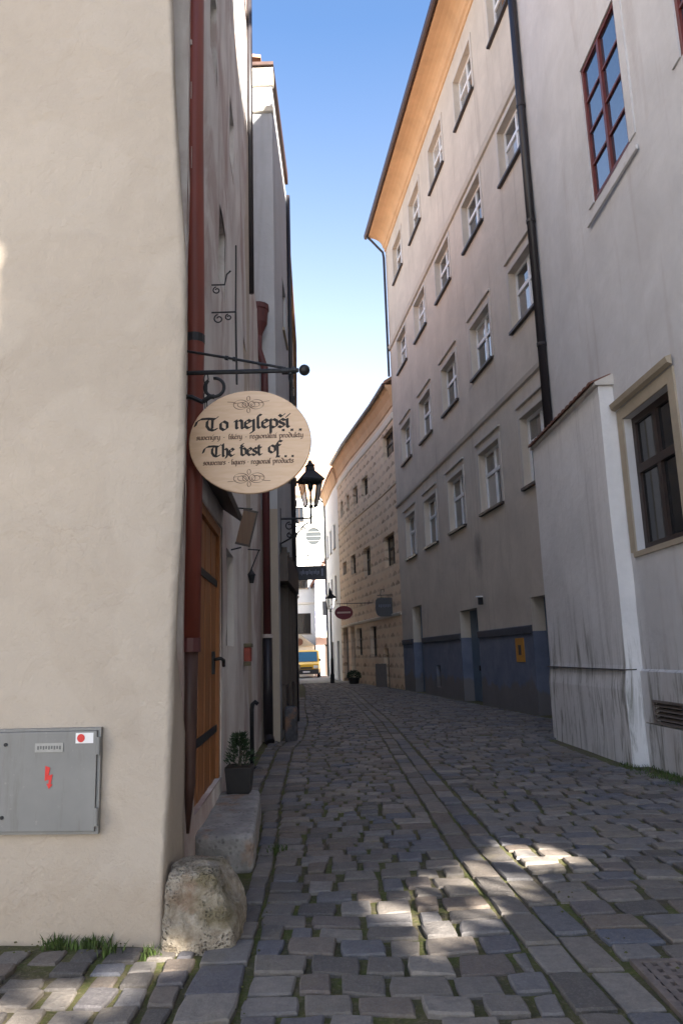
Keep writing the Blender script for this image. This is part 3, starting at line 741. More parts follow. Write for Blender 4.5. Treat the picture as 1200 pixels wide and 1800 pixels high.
# buttress: slightly battered block under a tiled slope
bt = MB()
y0, y1, xw = 10.46, 13.95, 4.05
n = 14; rows_b = 16
def bx(z, y): return 3.86 - 0.10 * (y - 10.46) / 3.5 * 1.0 + 0.03 * (z / 5.4) * 0 + 0.012 * noise.noise(Vector((y * 0.9, z * 0.9, 4.4))) - 0.05 * max(0, 1 - z / 1.3) * 0
ztop = 5.42
grid = {}
for i in range(n + 1):
    for j in range(rows_b + 1):
        y = y0 + (y1 - y0) * i / n; z = ztop * j / rows_b
        grid[i, j] = bt.add([(bx(z, y) - (0.045 if z < 1.30 else 0), y, z)], [])
for i in range(n):
    for j in range(rows_b): bt.f.append((grid[i, j], grid[i, j + 1], grid[i + 1, j + 1], grid[i + 1, j]))
fr_ = {}
for i in range(3):
    for j in range(rows_b + 1):
        z = ztop * j / rows_b; xa = bx(z, y0) - (0.045 if z < 1.30 else 0); fr_[i, j] = bt.add([(xa + (4.12 - xa) * i / 2, y0 + 0.012 * noise.noise(Vector((i, z, 2.0))), z)], [])
for i in range(2):
    for j in range(rows_b): bt.f.append((fr_[i, j], fr_[i + 1, j], fr_[i + 1, j + 1], fr_[i, j + 1]))
bt.quad((3.77, y1, 0), (5.5, y1, 0), (5.5, y1, ztop), (3.77, y1, ztop))
bt.quad((3.86, y0, ztop), (4.12, y0, ztop), (4.12, y1, ztop), (3.76, y1, ztop))
buttress = bt.build('buttress', 'buttress', pale)
MB().hexa([Vector(q) for q in ((3.806, y0 - .009, 1.285), (4.0, y0 - .009, 1.285), (4.0, y1, 1.285), (3.70, y1, 1.285), (3.806, y0 - .009, 1.302), (4.0, y0 - .009, 1.302), (4.0, y1, 1.302), (3.70, y1, 1.302))]).build('plinth_joint', 'dark_stone', buttress)
MB().hexa([Vector(q) for q in ((3.80, y0 - .06, ztop + .002), (4.14, y0 - .06, ztop + .002), (4.14, y1 + .02, ztop + .002), (3.71, y1 + .02, ztop + .002), (3.80, y0 - .06, ztop + .05), (4.14, y0 - .06, ztop + .20), (4.14, y1 + .02, ztop + .20), (3.71, y1 + .02, ztop + .05))]).build('coping_bed', 'b4_trim', buttress)
nt = 17
for i in range(nt):
    y = y0 - 0.0 + (y1 - y0) * (i + 0.5) / nt; xo = 3.80 - 0.09 * i / nt - 0.05
    th = MB(); ring = [[], []]
    for e, (x, zz, rr) in enumerate(((xo, ztop + 0.045, 0.105), (4.12, ztop + 0.20, 0.085))):
        for k in range(7):
            a = math.pi * k / 6; ring[e].append(Vector((x, y + rr * math.cos(a), zz + 0.45 * rr * math.sin(a))))
    vsx = ring[0] + ring[1]; fs = [(k, k + 1, 7 + k + 1, 7 + k) for k in range(6)] + [tuple(range(7)), tuple(range(13, 6, -1)), (0, 7, 13, 6)]
    th.add(vsx, fs); th.build('coping_tile', 'roof', buttress)

# ================================================================== LEFT: cream corner house with electrical cabinet
cream = thing('cream_corner_house', 'cream-plastered corner house with uneven bulging wall edge', 'house', (-2.5, 5, 0))
XE = [(0, -1.085), (0.5, -1.075), (2.16, -1.03), (3.0, -1.005), (3.83, -0.985), (4.6, -1.03), (6.34, -1.12), (11, -1.2)]
def corner_ring(z):
    xc = lerp(XE, z); pts = []
    for t in range(29):
        X = -7.5 + (xc - 0.045 + 7.5) * (t / 28) ** 0.8
        pts.append((X, 4.585 + 0.10 * (-1.07 - X)))
    for a in (20, 40, 60, 80): pts.append((xc - 0.04 + 0.04 * math.sin(R(a)), 4.585 + 0.04 - 0.04 * math.cos(R(a))))
    xs = lerp([(0, -1.13), (1.2, -1.14), (2.2, -1.25), (11, -1.40)], z)
    for t in range(6): pts.append((xc + (xs - xc) * t / 5, 4.635 + (5.36 - 4.635) * t / 5))
    pts.append((-1.5, 5.36))
    return pts
mb = MB(); zs = [i * 0.22 for i in range(51)]; npt = len(corner_ring(0))
for z in zs:
    for (x, y) in corner_ring(z):
        q = Vector((x * 0.8, y, z * 0.8)); o = 0.035 * noise.noise(q) + 0.012 * noise.noise(q * 3.1) + 0.005 * noise.noise(q * 8)
        mb.v.append((x, y + o * 0.8, z)) if y < 4.60 else mb.v.append((x + o * 0.6, y, z))
for j in range(len(zs) - 1):
    for i in range(npt - 1): mb.f.append((j * npt + i, j * npt + i + 1, (j + 1) * npt + i + 1, (j + 1) * npt + i))
zt = zs[-1]
mb.quad((-7.5, 5.23, 0), (-7.5, 5.23, zt), (-7.5, 12.0, zt), (-7.5, 12.0, 0)); mb.quad((-7.5, 12, 0), (-7.5, 12, zt), (-1.5, 12, zt), (-1.5, 12, 0)); mb.quad((-1.5, 5.36, 0), (-1.5, 12, 0), (-1.5, 12, zt), (-1.5, 5.36, zt))
mb.build('wall', 'cream', cream, smooth=True)
rw = Wall([(-3.0, 4.79), (-7.5, 5.24)]); rw.roof(6.4, zt + 0.2, 2.6, 0.35).build('roof', 'roof', cream)
# red downpipe, squeezed behind the corner, sinking into the wall near its foot
px, py = -1.135, 5.47
rp = MB().tube([(px, py, 1.72), (px + 0.01, py, 3.0), (px + 0.02, py, 4.2), (px, py, 6.0), (px - 0.01, py, 11.0)], 0.078, 12).build('downpipe', 'red_pipe', cream, smooth=True)
MB().tube([(px, py, 1.74), (px + 0.0, py, 1.2), (px + 0.01, py - .0, 0.75), (px + 0.0, py - .0, 0.42)], [0.066, 0.058, 0.04, 0.012], 10).build('pipe_shoe', 'gutter', rp, smooth=True)
MB().tube([(px, py, 1.66), (px, py, 1.76)], 0.082, 12).build('pipe_collar', 'dark_red', rp)
MB().tube([(px + 0.02, py, 4.05), (px + 0.02, py, 4.12)], 0.08, 12).build('pipe_clamp', 'iron', rp)
for (z, l_, w_) in ((6.9, 0.10, .012), (6.72, 0.05, .02), (6.2, .16, .008), (5.9, 0.08, .006), (5.55, .2, .006)):
    a = -1.75 + rs.uniform(-.25, .25)
    MB().tube([(px + 0.079 * math.cos(a), py + 0.079 * math.sin(a), z), (px + 0.079 * math.cos(a), py + 0.079 * math.sin(a), z + l_)], w_ * 0.5, 5).build('paint_flake', 'pipe_flake', rp)

cab = thing('electrical_cabinet', 'grey sheet-metal electrical cabinet set in the cream wall with red bolt mark', 'cabinet', (-2.0, 4.6, 0.62))
def cy(x): return 4.585 + 0.10 * (-1.07 - x) - 0.03
XL, XR, ZB, ZT = -2.62, -1.495, 0.64, 1.205
def cbox(x0, x1, z0, z1, o0, o1): # slab against the wall; o measured outwards (towards -Y)
    return MB().hexa([Vector(q) for q in ((x0, cy(x0) - o1, z0), (x1, cy(x1) - o1, z0), (x1, cy(x1) - o0, z0), (x0, cy(x0) - o0, z0), (x0, cy(x0) - o1, z1), (x1, cy(x1) - o1, z1), (x1, cy(x1) - o0, z1), (x0, cy(x0) - o0, z1))])
fm = cbox(XL - .02, XR + .02, ZT + .002, ZT + .018, -.08, 0.012)
cbox2 = cbox(XL - .02, XR + .02, ZB - .018, ZB - .002, -.08, 0.012); fm.add(cbox2.v, cbox2.f)
c3 = cbox(XR + .003, XR + .02, ZB - .002, ZT + .002, -.08, 0.0115); fm.add(c3.v, c3.f)
fm.build('frame', 'grey_metal', cab)
door = cbox(XL, XR, ZB, ZT, -0.08, 0.026).build('cabinet_door', 'grey_metal', cab, bevel=0.004)
pm = cbox(-1.875, -1.70, 1.088, 1.140, 0.027, 0.031).build('label_plate', 'plate', door)
for i in range(9): cbox(-1.86 + i * 0.017, -1.85 + i * 0.017, 1.103 + (i % 2) * .003, 1.124, 0.0315, 0.0325).build('print', 'plate_print', pm)
cbox(-1.625, -1.515, 1.135, 1.195, 0.027, 0.0285).build('sticker', 'white_sticker', door)
dsk = MB(); cx0, cz0 = -1.592, 1.165
dsk.add([(cx0, cy(cx0) - 0.0305, cz0)] + [(cx0 + 0.024 * math.cos(a), cy(cx0 + 0.024 * math.cos(a)) - 0.0305, cz0 + 0.024 * math.sin(a)) for a in [2 * math.pi * k / 20 for k in range(20)]], [(0, k + 1, (k + 1) % 20 + 1) for k in range(20)])
dsk.build('red_dot', 'red_sign', door)
BO = [(-1.805, 1.010), (-1.775, 1.000), (-1.782, 0.955), (-1.757, 0.962), (-1.768, 0.905), (-1.756, 0.905), (-1.778, 0.878), (-1.795, 0.910), (-1.782, 0.908), (-1.780, 0.932), (-1.806, 0.925)]
bm_ = MB(); bm_.add([(x, cy(x) - 0.0305, z) for x, z in BO], [tuple(range(len(BO)))]); bm_.build('bolt_mark', 'red_sign', door)
for (x, z) in ((-2.06, 1.135), (-2.06, 0.72)): MB().tube([(x, cy(x) - .024, z), (x, cy(x) - .034, z)], 0.011, 10).build('lock', 'iron', door)
for z in (1.12, 0.72): MB().tube([(XR + .012, cy(XR) - .03, z - .05), (XR + .012, cy(XR) - .03, z + .05)], 0.011, 8).build('hinge', 'grey_metal', door)

# ================================================================== LEFT: weathered house with plank door
lw = Wall([(-1.64, 14.75), (-1.54, 12.3), (-1.15, 5.30)])           # travels towards the camera
lu = lw.uofY
worn = thing('weathered_house', 'weathered grey-white house with brown streaks above an orange plank door', 'house', (-1.5, 9, 0))
DO = (lu(7.82), lu(5.92), 0.44, 2.98)
ops = [(*DO, 0.13), (lu(9.2), lu(8.3), 1.75, 2.85, 0.16), (lu(7.25), lu(6.65), 7.9, 8.95, 0.16), (lu(9.4), lu(8.75), 8.2, 9.15, 0.16), (lu(8.15), lu(7.5), 5.75, 6.65, 0.16), (lu(11.6), lu(10.9), 5.6, 6.6, 0.16)]
def ld(u, z): return 0.022 * noise.noise(Vector((u * 0.8, z * 0.8, 6.6))) + 0.01 * noise.noise(Vector((u * 2.5, z * 2.5, 1.7)))
us = lw.cum[1]
mb = lw.mesh(0, 16.2, ops, step=0.35, u0=us, disp=ld)
lw.mesh(0, 8.7, [], step=0.4, u0=0, u1=us, mb=mb, disp=ld)
a = lw.at(us, 0); mb.quad((a.x, a.y, 8.7), (a.x, a.y, 16.2), (a.x - 5, a.y, 16.2), (a.x - 5, a.y, 8.7))
b = lw.at(0, 0); mb.quad((b.x, b.y, 8.7), (a.x, a.y, 8.7), (a.x - 4, a.y, 8.7), (b.x - 4, b.y, 8.7))
e = lw.at(lw.L, 0); mb.quad((e.x, e.y, 0), (e.x - 5, e.y, 0), (e.x - 5, e.y, 16.2), (e.x, e.y, 16.2)); mb.quad((a.x, a.y, 16.2), (e.x, e.y, 16.2), (e.x - 5, e.y, 16.2), (a.x - 5, a.y, 16.2))
mb.quad((e.x - 5, e.y, 0), (a.x - 5, a.y + 3, 0), (a.x - 5, a.y + 3, 16.2), (e.x - 5, e.y, 16.2))
mb.build('wall', 'weathered', worn)
lw.roof(6, 16.4, 3.6, 0.12, u0=us).build('roof', 'roof_red', worn)
for (ua, ub, za, zb, dp) in ops[1:]:
    place_window(worn, lw, ua, za, dp - 0.02, ub - ua, zb - za, WC, ('slit', round(ub - ua, 3), round(zb - za, 3)), cols=2, fmat='brown_paint', gmat='glass_dark', fw=0.05, mull=0.03)
# plank door with iron straps
t, nn = lw.dirn(DO[0]); dw = DO[1] - DO[0]; dh = DO[3] - DO[2]
dmt = Matrix.Translation(lw.at(DO[0], DO[2], -0.10)) @ Matrix.Rotation(lw.ang(DO[0] + .1), 4, 'Z')
fmb = MB(); fmb.box(0, 0.09, 0, 0.085, 0, dh, dmt); fmb.box(dw - 0.09, dw, 0, 0.085, 0, dh, dmt); fmb.box(0.09, dw - 0.09, 0, 0.084, dh - 0.10, dh, dmt)
pdoor = fmb.build('plank_door', 'door_wood', worn)
npk = 8
for i in range(npk):
    a_, b_ = 0.09 + (dw - 0.18) * i / npk, 0.09 + (dw - 0.18) * (i + 1) / npk
    MB().box(a_ + 0.004, b_ - 0.004, 0.012, 0.050 + 0.004 * (i % 2), 0.0, dh - 0.102, dmt).build('plank', 'door_wood', pdoor, bevel=0.004)
for z in (0.45, 1.9):
    MB().box(0.10, dw - 0.35, 0.056, 0.066, z, z + 0.07, dmt).build('strap_hinge', 'iron', pdoor)
MB().box(dw - 0.30, dw - 0.13, 0.055, 0.072, 0.42, 0.62, dmt).build('latch_plate', 'iron', pdoor); MB().box(dw - 0.30, dw - 0.16, 0.055, 0.072, 1.72, 2.0, dmt).build('latch_plate', 'iron', pdoor)
hx = 0.40
MB().box(hx - .06, hx + .06, 0.055, 0.075, 1.02, 1.24, dmt).build('lock_plate', 'iron', pdoor)
MB().tube([dmt @ Vector(q) for q in ((hx, 0.07, 1.16), (hx, 0.14, 1.17), (hx - .06, 0.16, 1.15), (hx - .15, 0.15, 1.10))], 0.018, 7).build('door_handle', 'iron', pdoor, smooth=True)
# dark timber hood over the door
hm = MB(); q = lambda u, o, z: lw.at(u, z, o)
hm.hexa([q(DO[0] - .05, -.02, 3.22), q(DO[1] + .35, -.02, 3.22), q(DO[1] + .35, 0.20, 3.06), q(DO[0] - .05, 0.20, 3.06), q(DO[0] - .05, -.02, 3.27), q(DO[1] + .35, -.02, 3.27), q(DO[1] + .35, 0.22, 3.11), q(DO[0] - .05, 0.22, 3.11)])
hm.build('door_hood', 'dark_wood', worn)
# second downpipe: plum red with hopper, black cast-iron foot
hp = Vector((-1.50, 14.45, 0))
rp2 = MB().tube([(hp.x, hp.y, 2.0), (hp.x, hp.y, 7.2), (hp.x + 0.0, hp.y, 7.5), (hp.x - 0.12, hp.y, 7.9), (hp.x - 0.12, hp.y, 8.35)], 0.075, 10).build('downpipe', 'dark_red', worn, smooth=True)
MB().lathe((hp.x - 0.12, hp.y, 8.2), [(0.075, 0), (0.10, 0.08), (0.19, 0.28), (0.21, 0.55), (0.23, 0.57), (0.23, 0.68), (0.205, 0.68)], 12).build('hopper', 'dark_red', rp2, smooth=False)
MB().tube([(hp.x, hp.y, 0.12), (hp.x, hp.y, 2.0), ], 0.092, 10).build('cast_iron_foot', 'black_pipe', rp2, smooth=True)
MB().tube([(hp.x, hp.y, 1.98), (hp.x, hp.y, 2.05)], 0.112, 10).build('pipe_collar', 'pipe_flake', rp2)
MB().tube([(hp.x, hp.y, 0.16), (hp.x + .04, hp.y - .10, 0.06)], 0.092, 10).build('pipe_shoe', 'black_pipe', rp2)
# dark pipe on the upper far corner
dp = lw.at(us, 0, 0.05)
MB().tube([(dp.x, dp.y - .1, 8.0), (dp.x, dp.y - .1, 16.2)], 0.055, 8).build('downpipe', 'black_pipe', worn, smooth=True)

# stone step, pot plant, letterbox, standpipe
def blob_block(name, mat, x0, x1, y0, y1, z0, z1, bev, amp, cuts, label, cat, shape=None, fr=4.0):
    bm = bmesh.new(); bmesh.ops.create_cube(bm, size=1.0)
    bmesh.ops.subdivide_edges(bm, edges=bm.edges[:], cuts=cuts, use_grid_fill=True)
    for v in bm.verts:
        p = v.co * 2
        k = 1.0 / (max((abs(p.x) ** bev + abs(p.y) ** bev + abs(p.z) ** bev) ** (1 / bev), 1e-6)) * max(abs(p.x), abs(p.y), abs(p.z))
        p = p * (k if k < 1 else 1)
        w = Vector((x0 + (p.x + 1) / 2 * (x1 - x0), y0 + (p.y + 1) / 2 * (y1 - y0), z0 + (p.z + 1) / 2 * (z1 - z0)))
        if shape: w = shape(w, p)
        nz = noise.noise(w * fr) * amp + noise.noise(w * fr * 3.3) * amp * 0.5 + noise.noise(w * fr * 9) * amp * 0.25
        v.co = w + p.normalized() * nz
    c = Vector(((x0 + x1) / 2, (y0 + y1) / 2, 0))
    for v in bm.verts: v.co -= c
    me = bpy.data.meshes.new(name); bm.to_mesh(me); bm.free(); me.materials.append(M[mat])
    for p in me.polygons: p.use_smooth = True
    o = bpy.data.objects.new(name, me); COL.objects.link(o); o.location = c
    return tag(o, label, cat)
blob_block('door_step', 'step_stone', -1.22, -0.74, 6.0, 8.0, -0.03, 0.29, 14, 0.014, 14, 'worn grey stone block step below the orange plank door', 'step', lambda w, p: Vector((w.x - 0.085 * (w.y - 6.0), w.y, w.z)))
def guard_shape(w, p):
    t = (w.z + 0.05) / 0.46
    f = 1.0 - 0.52 * max(0, t - 0.22) ** 1.8
    w.x = -1.075 + (w.x + 1.075) * f
    w.y = 4.78 + (w.y - 4.78) * (1 - 0.22 * t ** 2)
    return w
blob_block('guard_stone', 'guard_stone', -1.075, -0.655, 4.44, 4.98, -0.05, 0.41, 12, 0.024, 40, 'pitted lichen-stained guard stone at the foot of the cream house corner', 'stone', guard_shape, 6.5)
blob_block('corner_block', 'dark_stone', -1.22, -0.98, 14.7, 15.1, -0.03, 0.66, 8, 0.012, 8, 'dark granite guard block beside the plum downpipe foot', 'stone')

pot = thing('potted_shrub', 'small dark conifer in a square black pot at the end of the stone step', 'plant', (-1.0, 7.8, 0.29))
pcx, pcy, pz = -1.10, 7.78, 0.292
MB().hexa([Vector(v) for v in ((pcx - .11, pcy - .11, pz), (pcx + .11, pcy - .11, pz), (pcx + .11, pcy + .11, pz), (pcx - .11, pcy + .11, pz), (pcx - .135, pcy - .135, pz + .25), (pcx + .135, pcy - .135, pz + .25), (pcx + .135, pcy + .135, pz + .25), (pcx - .135, pcy + .135, pz + .25))]).build('pot', 'pot', pot, bevel=0.012)
MB().box(pcx - .13, pcx + .13, pcy - .13, pcy + .13, pz + .251, pz + .258).build('soil', 'soil', pot)
MB().tube([(pcx, pcy, pz + .25), (pcx + .01, pcy, pz + .36), (pcx, pcy, pz + .48)], [.018, .014, .006], 6).build('stem', 'bark', pot)
lf = MB(); rr = random.Random(3)
for i in range(900):
    h = rr.random() ** 0.8; rad = (0.17 - 0.11 * h) * math.sqrt(rr.random()) * rr.uniform(.75, 1.15); a = rr.uniform(0, 6.283)
    c = Vector((pcx + rad * math.cos(a), pcy + rad * math.sin(a), pz + 0.26 + h * 0.30))
    d = Vector((math.cos(a) * rr.uniform(.3, 1), math.sin(a) * rr.uniform(.3, 1), rr.uniform(.2, 1.1))).normalized(); s = d.cross(Vector((rr.uniform(-1, 1), rr.uniform(-1, 1), rr.uniform(-1, 1)))).normalized()
    ln, wd = rr.uniform(.03, .06), rr.uniform(.004, .009)
    lf.add([c - s * wd, c + s * wd, c + d * ln], [(0, 1, 2)])
lf.build('foliage', 'leaf', pot)

lb = thing('letterbox', 'small red letterbox with olive lid on the whitish wall', 'letterbox', lw.at(lu(10.9), 1.55, 0))
mt = Matrix.Translation(lw.at(lu(11.0), 1.56, 0.0)) @ Matrix.Rotation(lw.ang(lu(11.0)), 4, 'Z')
MB().box(0, 0.26, 0.0, 0.10, 0, 0.20, mt).build('box', 'post_red', lb, bevel=0.012)
MB().box(-.015, 0.275, 0.0, 0.115, 0.202, 0.255, mt).build('lid', 'olive', lb, bevel=0.008)
MB().box(-.01, 0.27, 0.0, 0.085, -0.06, -0.003, mt).build('bracket', 'olive', lb, bevel=0.008)
sp = thing('iron_standpipe', 'thin black iron standpipe with hooked top against the whitish wall', 'pipe', (-1.36, 11.2, 0))
b0 = lw.at(lu(11.3), 0, 0.07)
MB().tube([(b0.x, b0.y, 0.02), (b0.x, b0.y, 0.86), (b0.x + .01, b0.y, 0.93), (b0.x + .05, b0.y, 0.97), (b0.x + .09, b0.y, 0.93)], 0.032, 8).build('pipe', 'iron', sp, smooth=True)
MB().tube([(b0.x, b0.y, 0.012), (b0.x, b0.y, 0.05)], 0.07, 10).build('base_flange', 'iron', sp)

# ------------------------------------------------------------------ ironwork helpers
def arc(c, r, a0, a1, n=16, e1=Vector((1, 0, 0)), e2=Vector((0, 0, 1)), k=1.0):
    return [Vector(c) + e1 * r * (1 + (k - 1) * i / n) * math.cos(R(a0 + (a1 - a0) * i / n)) + e2 * r * (1 + (k - 1) * i / n) * math.sin(R(a0 + (a1 - a0) * i / n)) for i in range(n + 1)]
# main hanging sign
SY = 5.45
brk = thing('sign_bracket', 'black wrought-iron bracket with ball end carrying the oval wooden sign', 'bracket', (-1.12, SY, 3.8))
MB().tube([(-1.27, SY, 3.80), (-0.30, SY, 3.795)], 0.019, 8).build('bar', 'iron', brk)
MB().tube([(-1.27, SY, 4.0), (-1.14, SY, 3.975), (-0.85, SY, 3.915), (-0.40, SY, 3.815)], 0.011, 7).build('stay_rod', 'iron', brk)
for x in (-0.86, -0.80): MB().tube([(x - .012, SY, 3.917 - (x + .86) * .2), (x + .012, SY, 3.912 - (x + .86) * .2)], 0.019, 8).build('knuckle', 'iron', brk)
bl_ = MB(); bl_.lathe((0, 0, 0), [(0.004, -0.043)] + [(0.044 * math.cos(R(a)), 0.044 * math.sin(R(a))) for a in range(-72, 80, 16)] + [(0.004, 0.044)], 14)
bl_.v = [(v[0] - 0.255, v[1] + SY, v[2] + 3.795) for v in bl_.v]; bl_.build('ball', 'iron', brk, smooth=True)
MB().tube([(-0.35, SY, 3.795), (-0.325, SY, 3.795)], 0.03, 10).build('collar', 'iron', brk); MB().tube([(-0.43, SY, 3.79), (-0.38, SY, 3.79)], 0.027, 10).build('collar', 'iron', brk)
MB().tube(arc((-0.955, SY, 3.675), 0.075, 95, -230, 22), 0.013, 7).build('scroll', 'iron', brk, smooth=True)
MB().tube([(-1.27, SY, 3.62), (-1.13, SY, 3.60), (-1.05, SY, 3.56), (-0.99, SY, 3.60), (-0.955, SY, 3.60)], 0.020, 7).build('scroll_foot', 'iron', brk)
MB().box(-1.28, -1.245, SY - .03, SY + .03, 3.5, 4.05).build('wall_plate', 'iron', brk)
sgn = thing('oval_sign', 'oval pale wooden sign with black blackletter writing hanging over the alley', 'sign', (-0.68, SY, 3.23))
CX, CZ, AX, AZ = -0.680, 3.228, 0.466, 0.408
sb = MB(); nseg = 72; pts = [(CX + AX * math.cos(2 * math.pi * k / nseg), CZ + AZ * math.sin(2 * math.pi * k / nseg)) for k in range(nseg)]
f1 = [(CX + (x - CX) * .988, SY - .017, CZ + (z - CZ) * .987) for x, z in pts]; f2 = [(x, SY - .012, z) for x, z in pts]; f3 = [(x, SY + .012, z) for x, z in pts]
vsx = f1 + f2 + f3; fs = [tuple(range(nseg))] + [tuple(2 * nseg + k for k in reversed(range(nseg)))]
for k in range(nseg):
    j = (k + 1) % nseg; fs += [(k, nseg + k, nseg + j, j), (nseg + k, 2 * nseg + k, 2 * nseg + j, nseg + j)]
sb.add(vsx, fs); board = sb.build('board', 'ply', sgn)
def chain(x0, z0, x1, z1, parent, n=3):
    for i in range(n):
        t0 = (i + 0.5) / n; x, z = x0 + (x1 - x0) * t0, z0 + (z1 - z0) * t0; hh = math.hypot(x1 - x0, z1 - z0) / n * 0.68
        e = Vector((1, 0, 0)) if i % 2 == 0 else Vector((0.3, 0.95, 0))
        MB().tube([Vector((x, SY, z)) + e * 0.016 * math.cos(a) + Vector((0, 0, hh * math.sin(a))) for a in [2 * math.pi * k / 14 for k in range(15)]], 0.0045, 5, cap=False).build('chain_link', 'iron', parent)
chain(-0.365, 3.785, -0.335, 3.50, sgn, 4)
chain(-1.02, 3.78, -1.02, 3.50, sgn, 4)
MB().tube([(-0.362, SY, 3.80), (-0.362, SY, 3.765)], 0.012, 6).build('hook', 'iron', sgn)

GLY = {
 'o': (.72, [[(.05, .22), (.05, .78), (.32, 1), (.6, .78), (.6, .22), (.32, 0), (.05, .22)]]),
 'n': (.74, [[(-.03, .88), (.1, .98), (.1, .08), (.2, 0)], [(.1, .74), (.38, 1), (.54, .86), (.54, .08), (.64, 0)]]),
 'e': (.62, [[(.52, .16), (.3, 0), (.06, .2), (.06, .78), (.3, 1), (.52, .8), (.12, .5)]]),
 'j': (.36, [[(-.02, .9), (.12, .98), (.12, -.38), (-.12, -.55)]]),
 'l': (.40, [[(.36, 1.52), (.2, 1.58), (.1, 1.35), (.1, .1), (.24, 0)]]),
 'p': (.74, [[(-.03, .88), (.1, 1), (.1, -.62)], [(.1, .8), (.36, 1), (.6, .8), (.6, .2), (.36, 0), (.12, .12)]]),
 's': (.56, [[(.46, .86), (.25, 1), (.05, .8), (.1, .62), (.4, .42), (.45, .2), (.22, 0), (0, .12)]]),
 'i': (.36, [[(-.02, .88), (.12, .98), (.12, .1), (.25, 0)]]),
 'T': (1.12, [[(-.95, .55), (-.8, 1.05), (-.45, 1.32), (.1, 1.36), (.7, 1.28), (.92, 1.5)], [(.3, 1.34), (.05, 1.05), (.02, .5), (.22, .12), (.55, 0), (.85, .16)], [(.5, 1.3), (.46, .2)]]),
 'h': (.74, [[(.0, 1.5), (.1, 1.6), (.1, .08), (.2, 0)], [(.1, .74), (.36, 1), (.56, .84), (.56, .15), (.42, -.2)]]),
 'b': (.72, [[(.28, 1.55), (.1, 1.45), (.1, .15), (.32, 0), (.58, .2), (.58, .78), (.36, 1), (.1, .8)], [(-.05, 1.1), (.3, 1.2)]]),
 't': (.46, [[(.12, 1.32), (.12, .15), (.26, 0), (.42, .1)], [(-.08, 1), (.38, 1)]]),
 'f': (.46, [[(.05, -.6), (.12, -.2), (.12, 1.3), (.28, 1.6), (.52, 1.5)], [(-.08, 1), (.38, 1)]]),
 'u': (.74, [[(.08, 1), (.08, .2), (.28, 0), (.52, .2)], [(.54, 1), (.54, .08), (.64, 0)]]),
 'v': (.68, [[(.02, .9), (.12, 1), (.1, .2), (.32, 0), (.56, .2), (.54, .8), (.4, 1)]]),
 'y': (.70, [[(.08, 1), (.08, .2), (.28, 0), (.52, .2)], [(.54, 1), (.54, 0), (.4, -.45), (.1, -.55)]]),
 'r': (.52, [[(-.02, .88), (.12, 1), (.12, 0)], [(.12, .74), (.34, 1), (.46, .88)]]),
 'k': (.64, [[(.0, 1.5), (.1, 1.6), (.1, 0)], [(.1, .5), (.42, .9), (.36, .6), (.14, .5), (.54, 0)]]),
 'g': (.70, [[(.56, .9), (.3, 1), (.06, .78), (.06, .22), (.3, 0), (.54, .2)], [(.54, .95), (.54, -.3), (.3, -.55), (.05, -.4)]]),
 'a': (.70, [[(.06, .9), (.3, 1), (.52, .85), (.52, .1), (.62, 0)], [(.52, .55), (.16, .5), (.04, .25), (.18, 0), (.5, .2)]]),
 'd': (.68, [[(.1, 1.6), (.5, 1.15), (.58, .25), (.32, 0), (.06, .2), (.06, .78), (.3, 1), (.54, .82)]]),
 'c': (.58, [[(.52, .16), (.3, 0), (.06, .2), (.06, .78), (.3, 1), (.52, .84)]]),
 'q': (.70, [[(.54, .9), (.3, 1), (.06, .78), (.06, .22), (.3, 0), (.54, .2)], [(.54, 1), (.54, -.6)]]),
 ' ': (.5, []), '.': (.36, [[(.1, .05), (.16, .11)]]), '-': (.5, [[(.15, .42), (.22, .5)]]),
}
ACC = {'š': ('s', [[(.06, 1.5), (.24, 1.3), (.46, 1.55)]]), 'í': ('i', [[(.08, 1.25), (.3, 1.55)]]), 'ý': ('y', [[(.22, 1.25), (.45, 1.55)]]), 'é': ('e', [[(.2, 1.25), (.42, 1.55)]]), 'á': ('a', [[(.2, 1.25), (.42, 1.55)]])}
layer = [0]
def pen(mbx, pts, w, ang):
    layer[0] += 1; y = SY - .0178 - 0.000004 * layer[0]
    nx_, nz_ = math.cos(R(ang)) * w / 2, math.sin(R(ang)) * w / 2
    th = w * 0.13; tx, tz = -math.sin(R(ang)) * th, math.cos(R(ang)) * th
    for (x0, z0), (x1, z1) in zip(pts, pts[1:]):
        q_ = [(x0 - nx_ - tx, z0 - nz_ - tz), (x0 + nx_ - tx, z0 + nz_ - tz), (x0 + nx_ + tx, z0 + nz_ + tz), (x0 - nx_ + tx, z0 - nz_ + tz)]
        q_ += [(a + x1 - x0, b + z1 - z0) for a, b in q_]
        # convex hull of the two pen positions
        P_ = sorted(set((round(a, 6), round(b, 6)) for a, b in q_)); lo = []; hi = []
        for p in P_:
            while len(lo) > 1 and (lo[-1][0] - lo[-2][0]) * (p[1] - lo[-2][1]) - (lo[-1][1] - lo[-2][1]) * (p[0] - lo[-2][0]) <= 0: lo.pop()
            lo.append(p)
        for p in reversed(P_):
            while len(hi) > 1 and (hi[-1][0] - hi[-2][0]) * (p[1] - hi[-2][1]) - (hi[-1][1] - hi[-2][1]) * (p[0] - hi[-2][0]) <= 0: hi.pop()
            hi.append(p)
        H = lo[:-1] + hi[:-1]
        y -= 0.0000015
        mbx.add([(a, y, b) for a, b in H], [tuple(range(len(H)))])
def write(text, x0, x1, zbase, xh, nib, name, mat='ink', ang=38):
    tot = 0; items = []
    for ch in text:
        base, acc = ACC.get(ch, (ch, [])); w_, st_ = GLY[base]; items.append((tot, st_ + acc)); tot += w_
    k = (x1 - x0) / tot; mbx = MB()
    for t0, sts in items:
        for s_ in sts: pen(mbx, [(x0 + (t0 + a) * k, zbase + b * xh) for a, b in s_], nib, ang)
    mbx.build(name, mat, sgn).parent = board
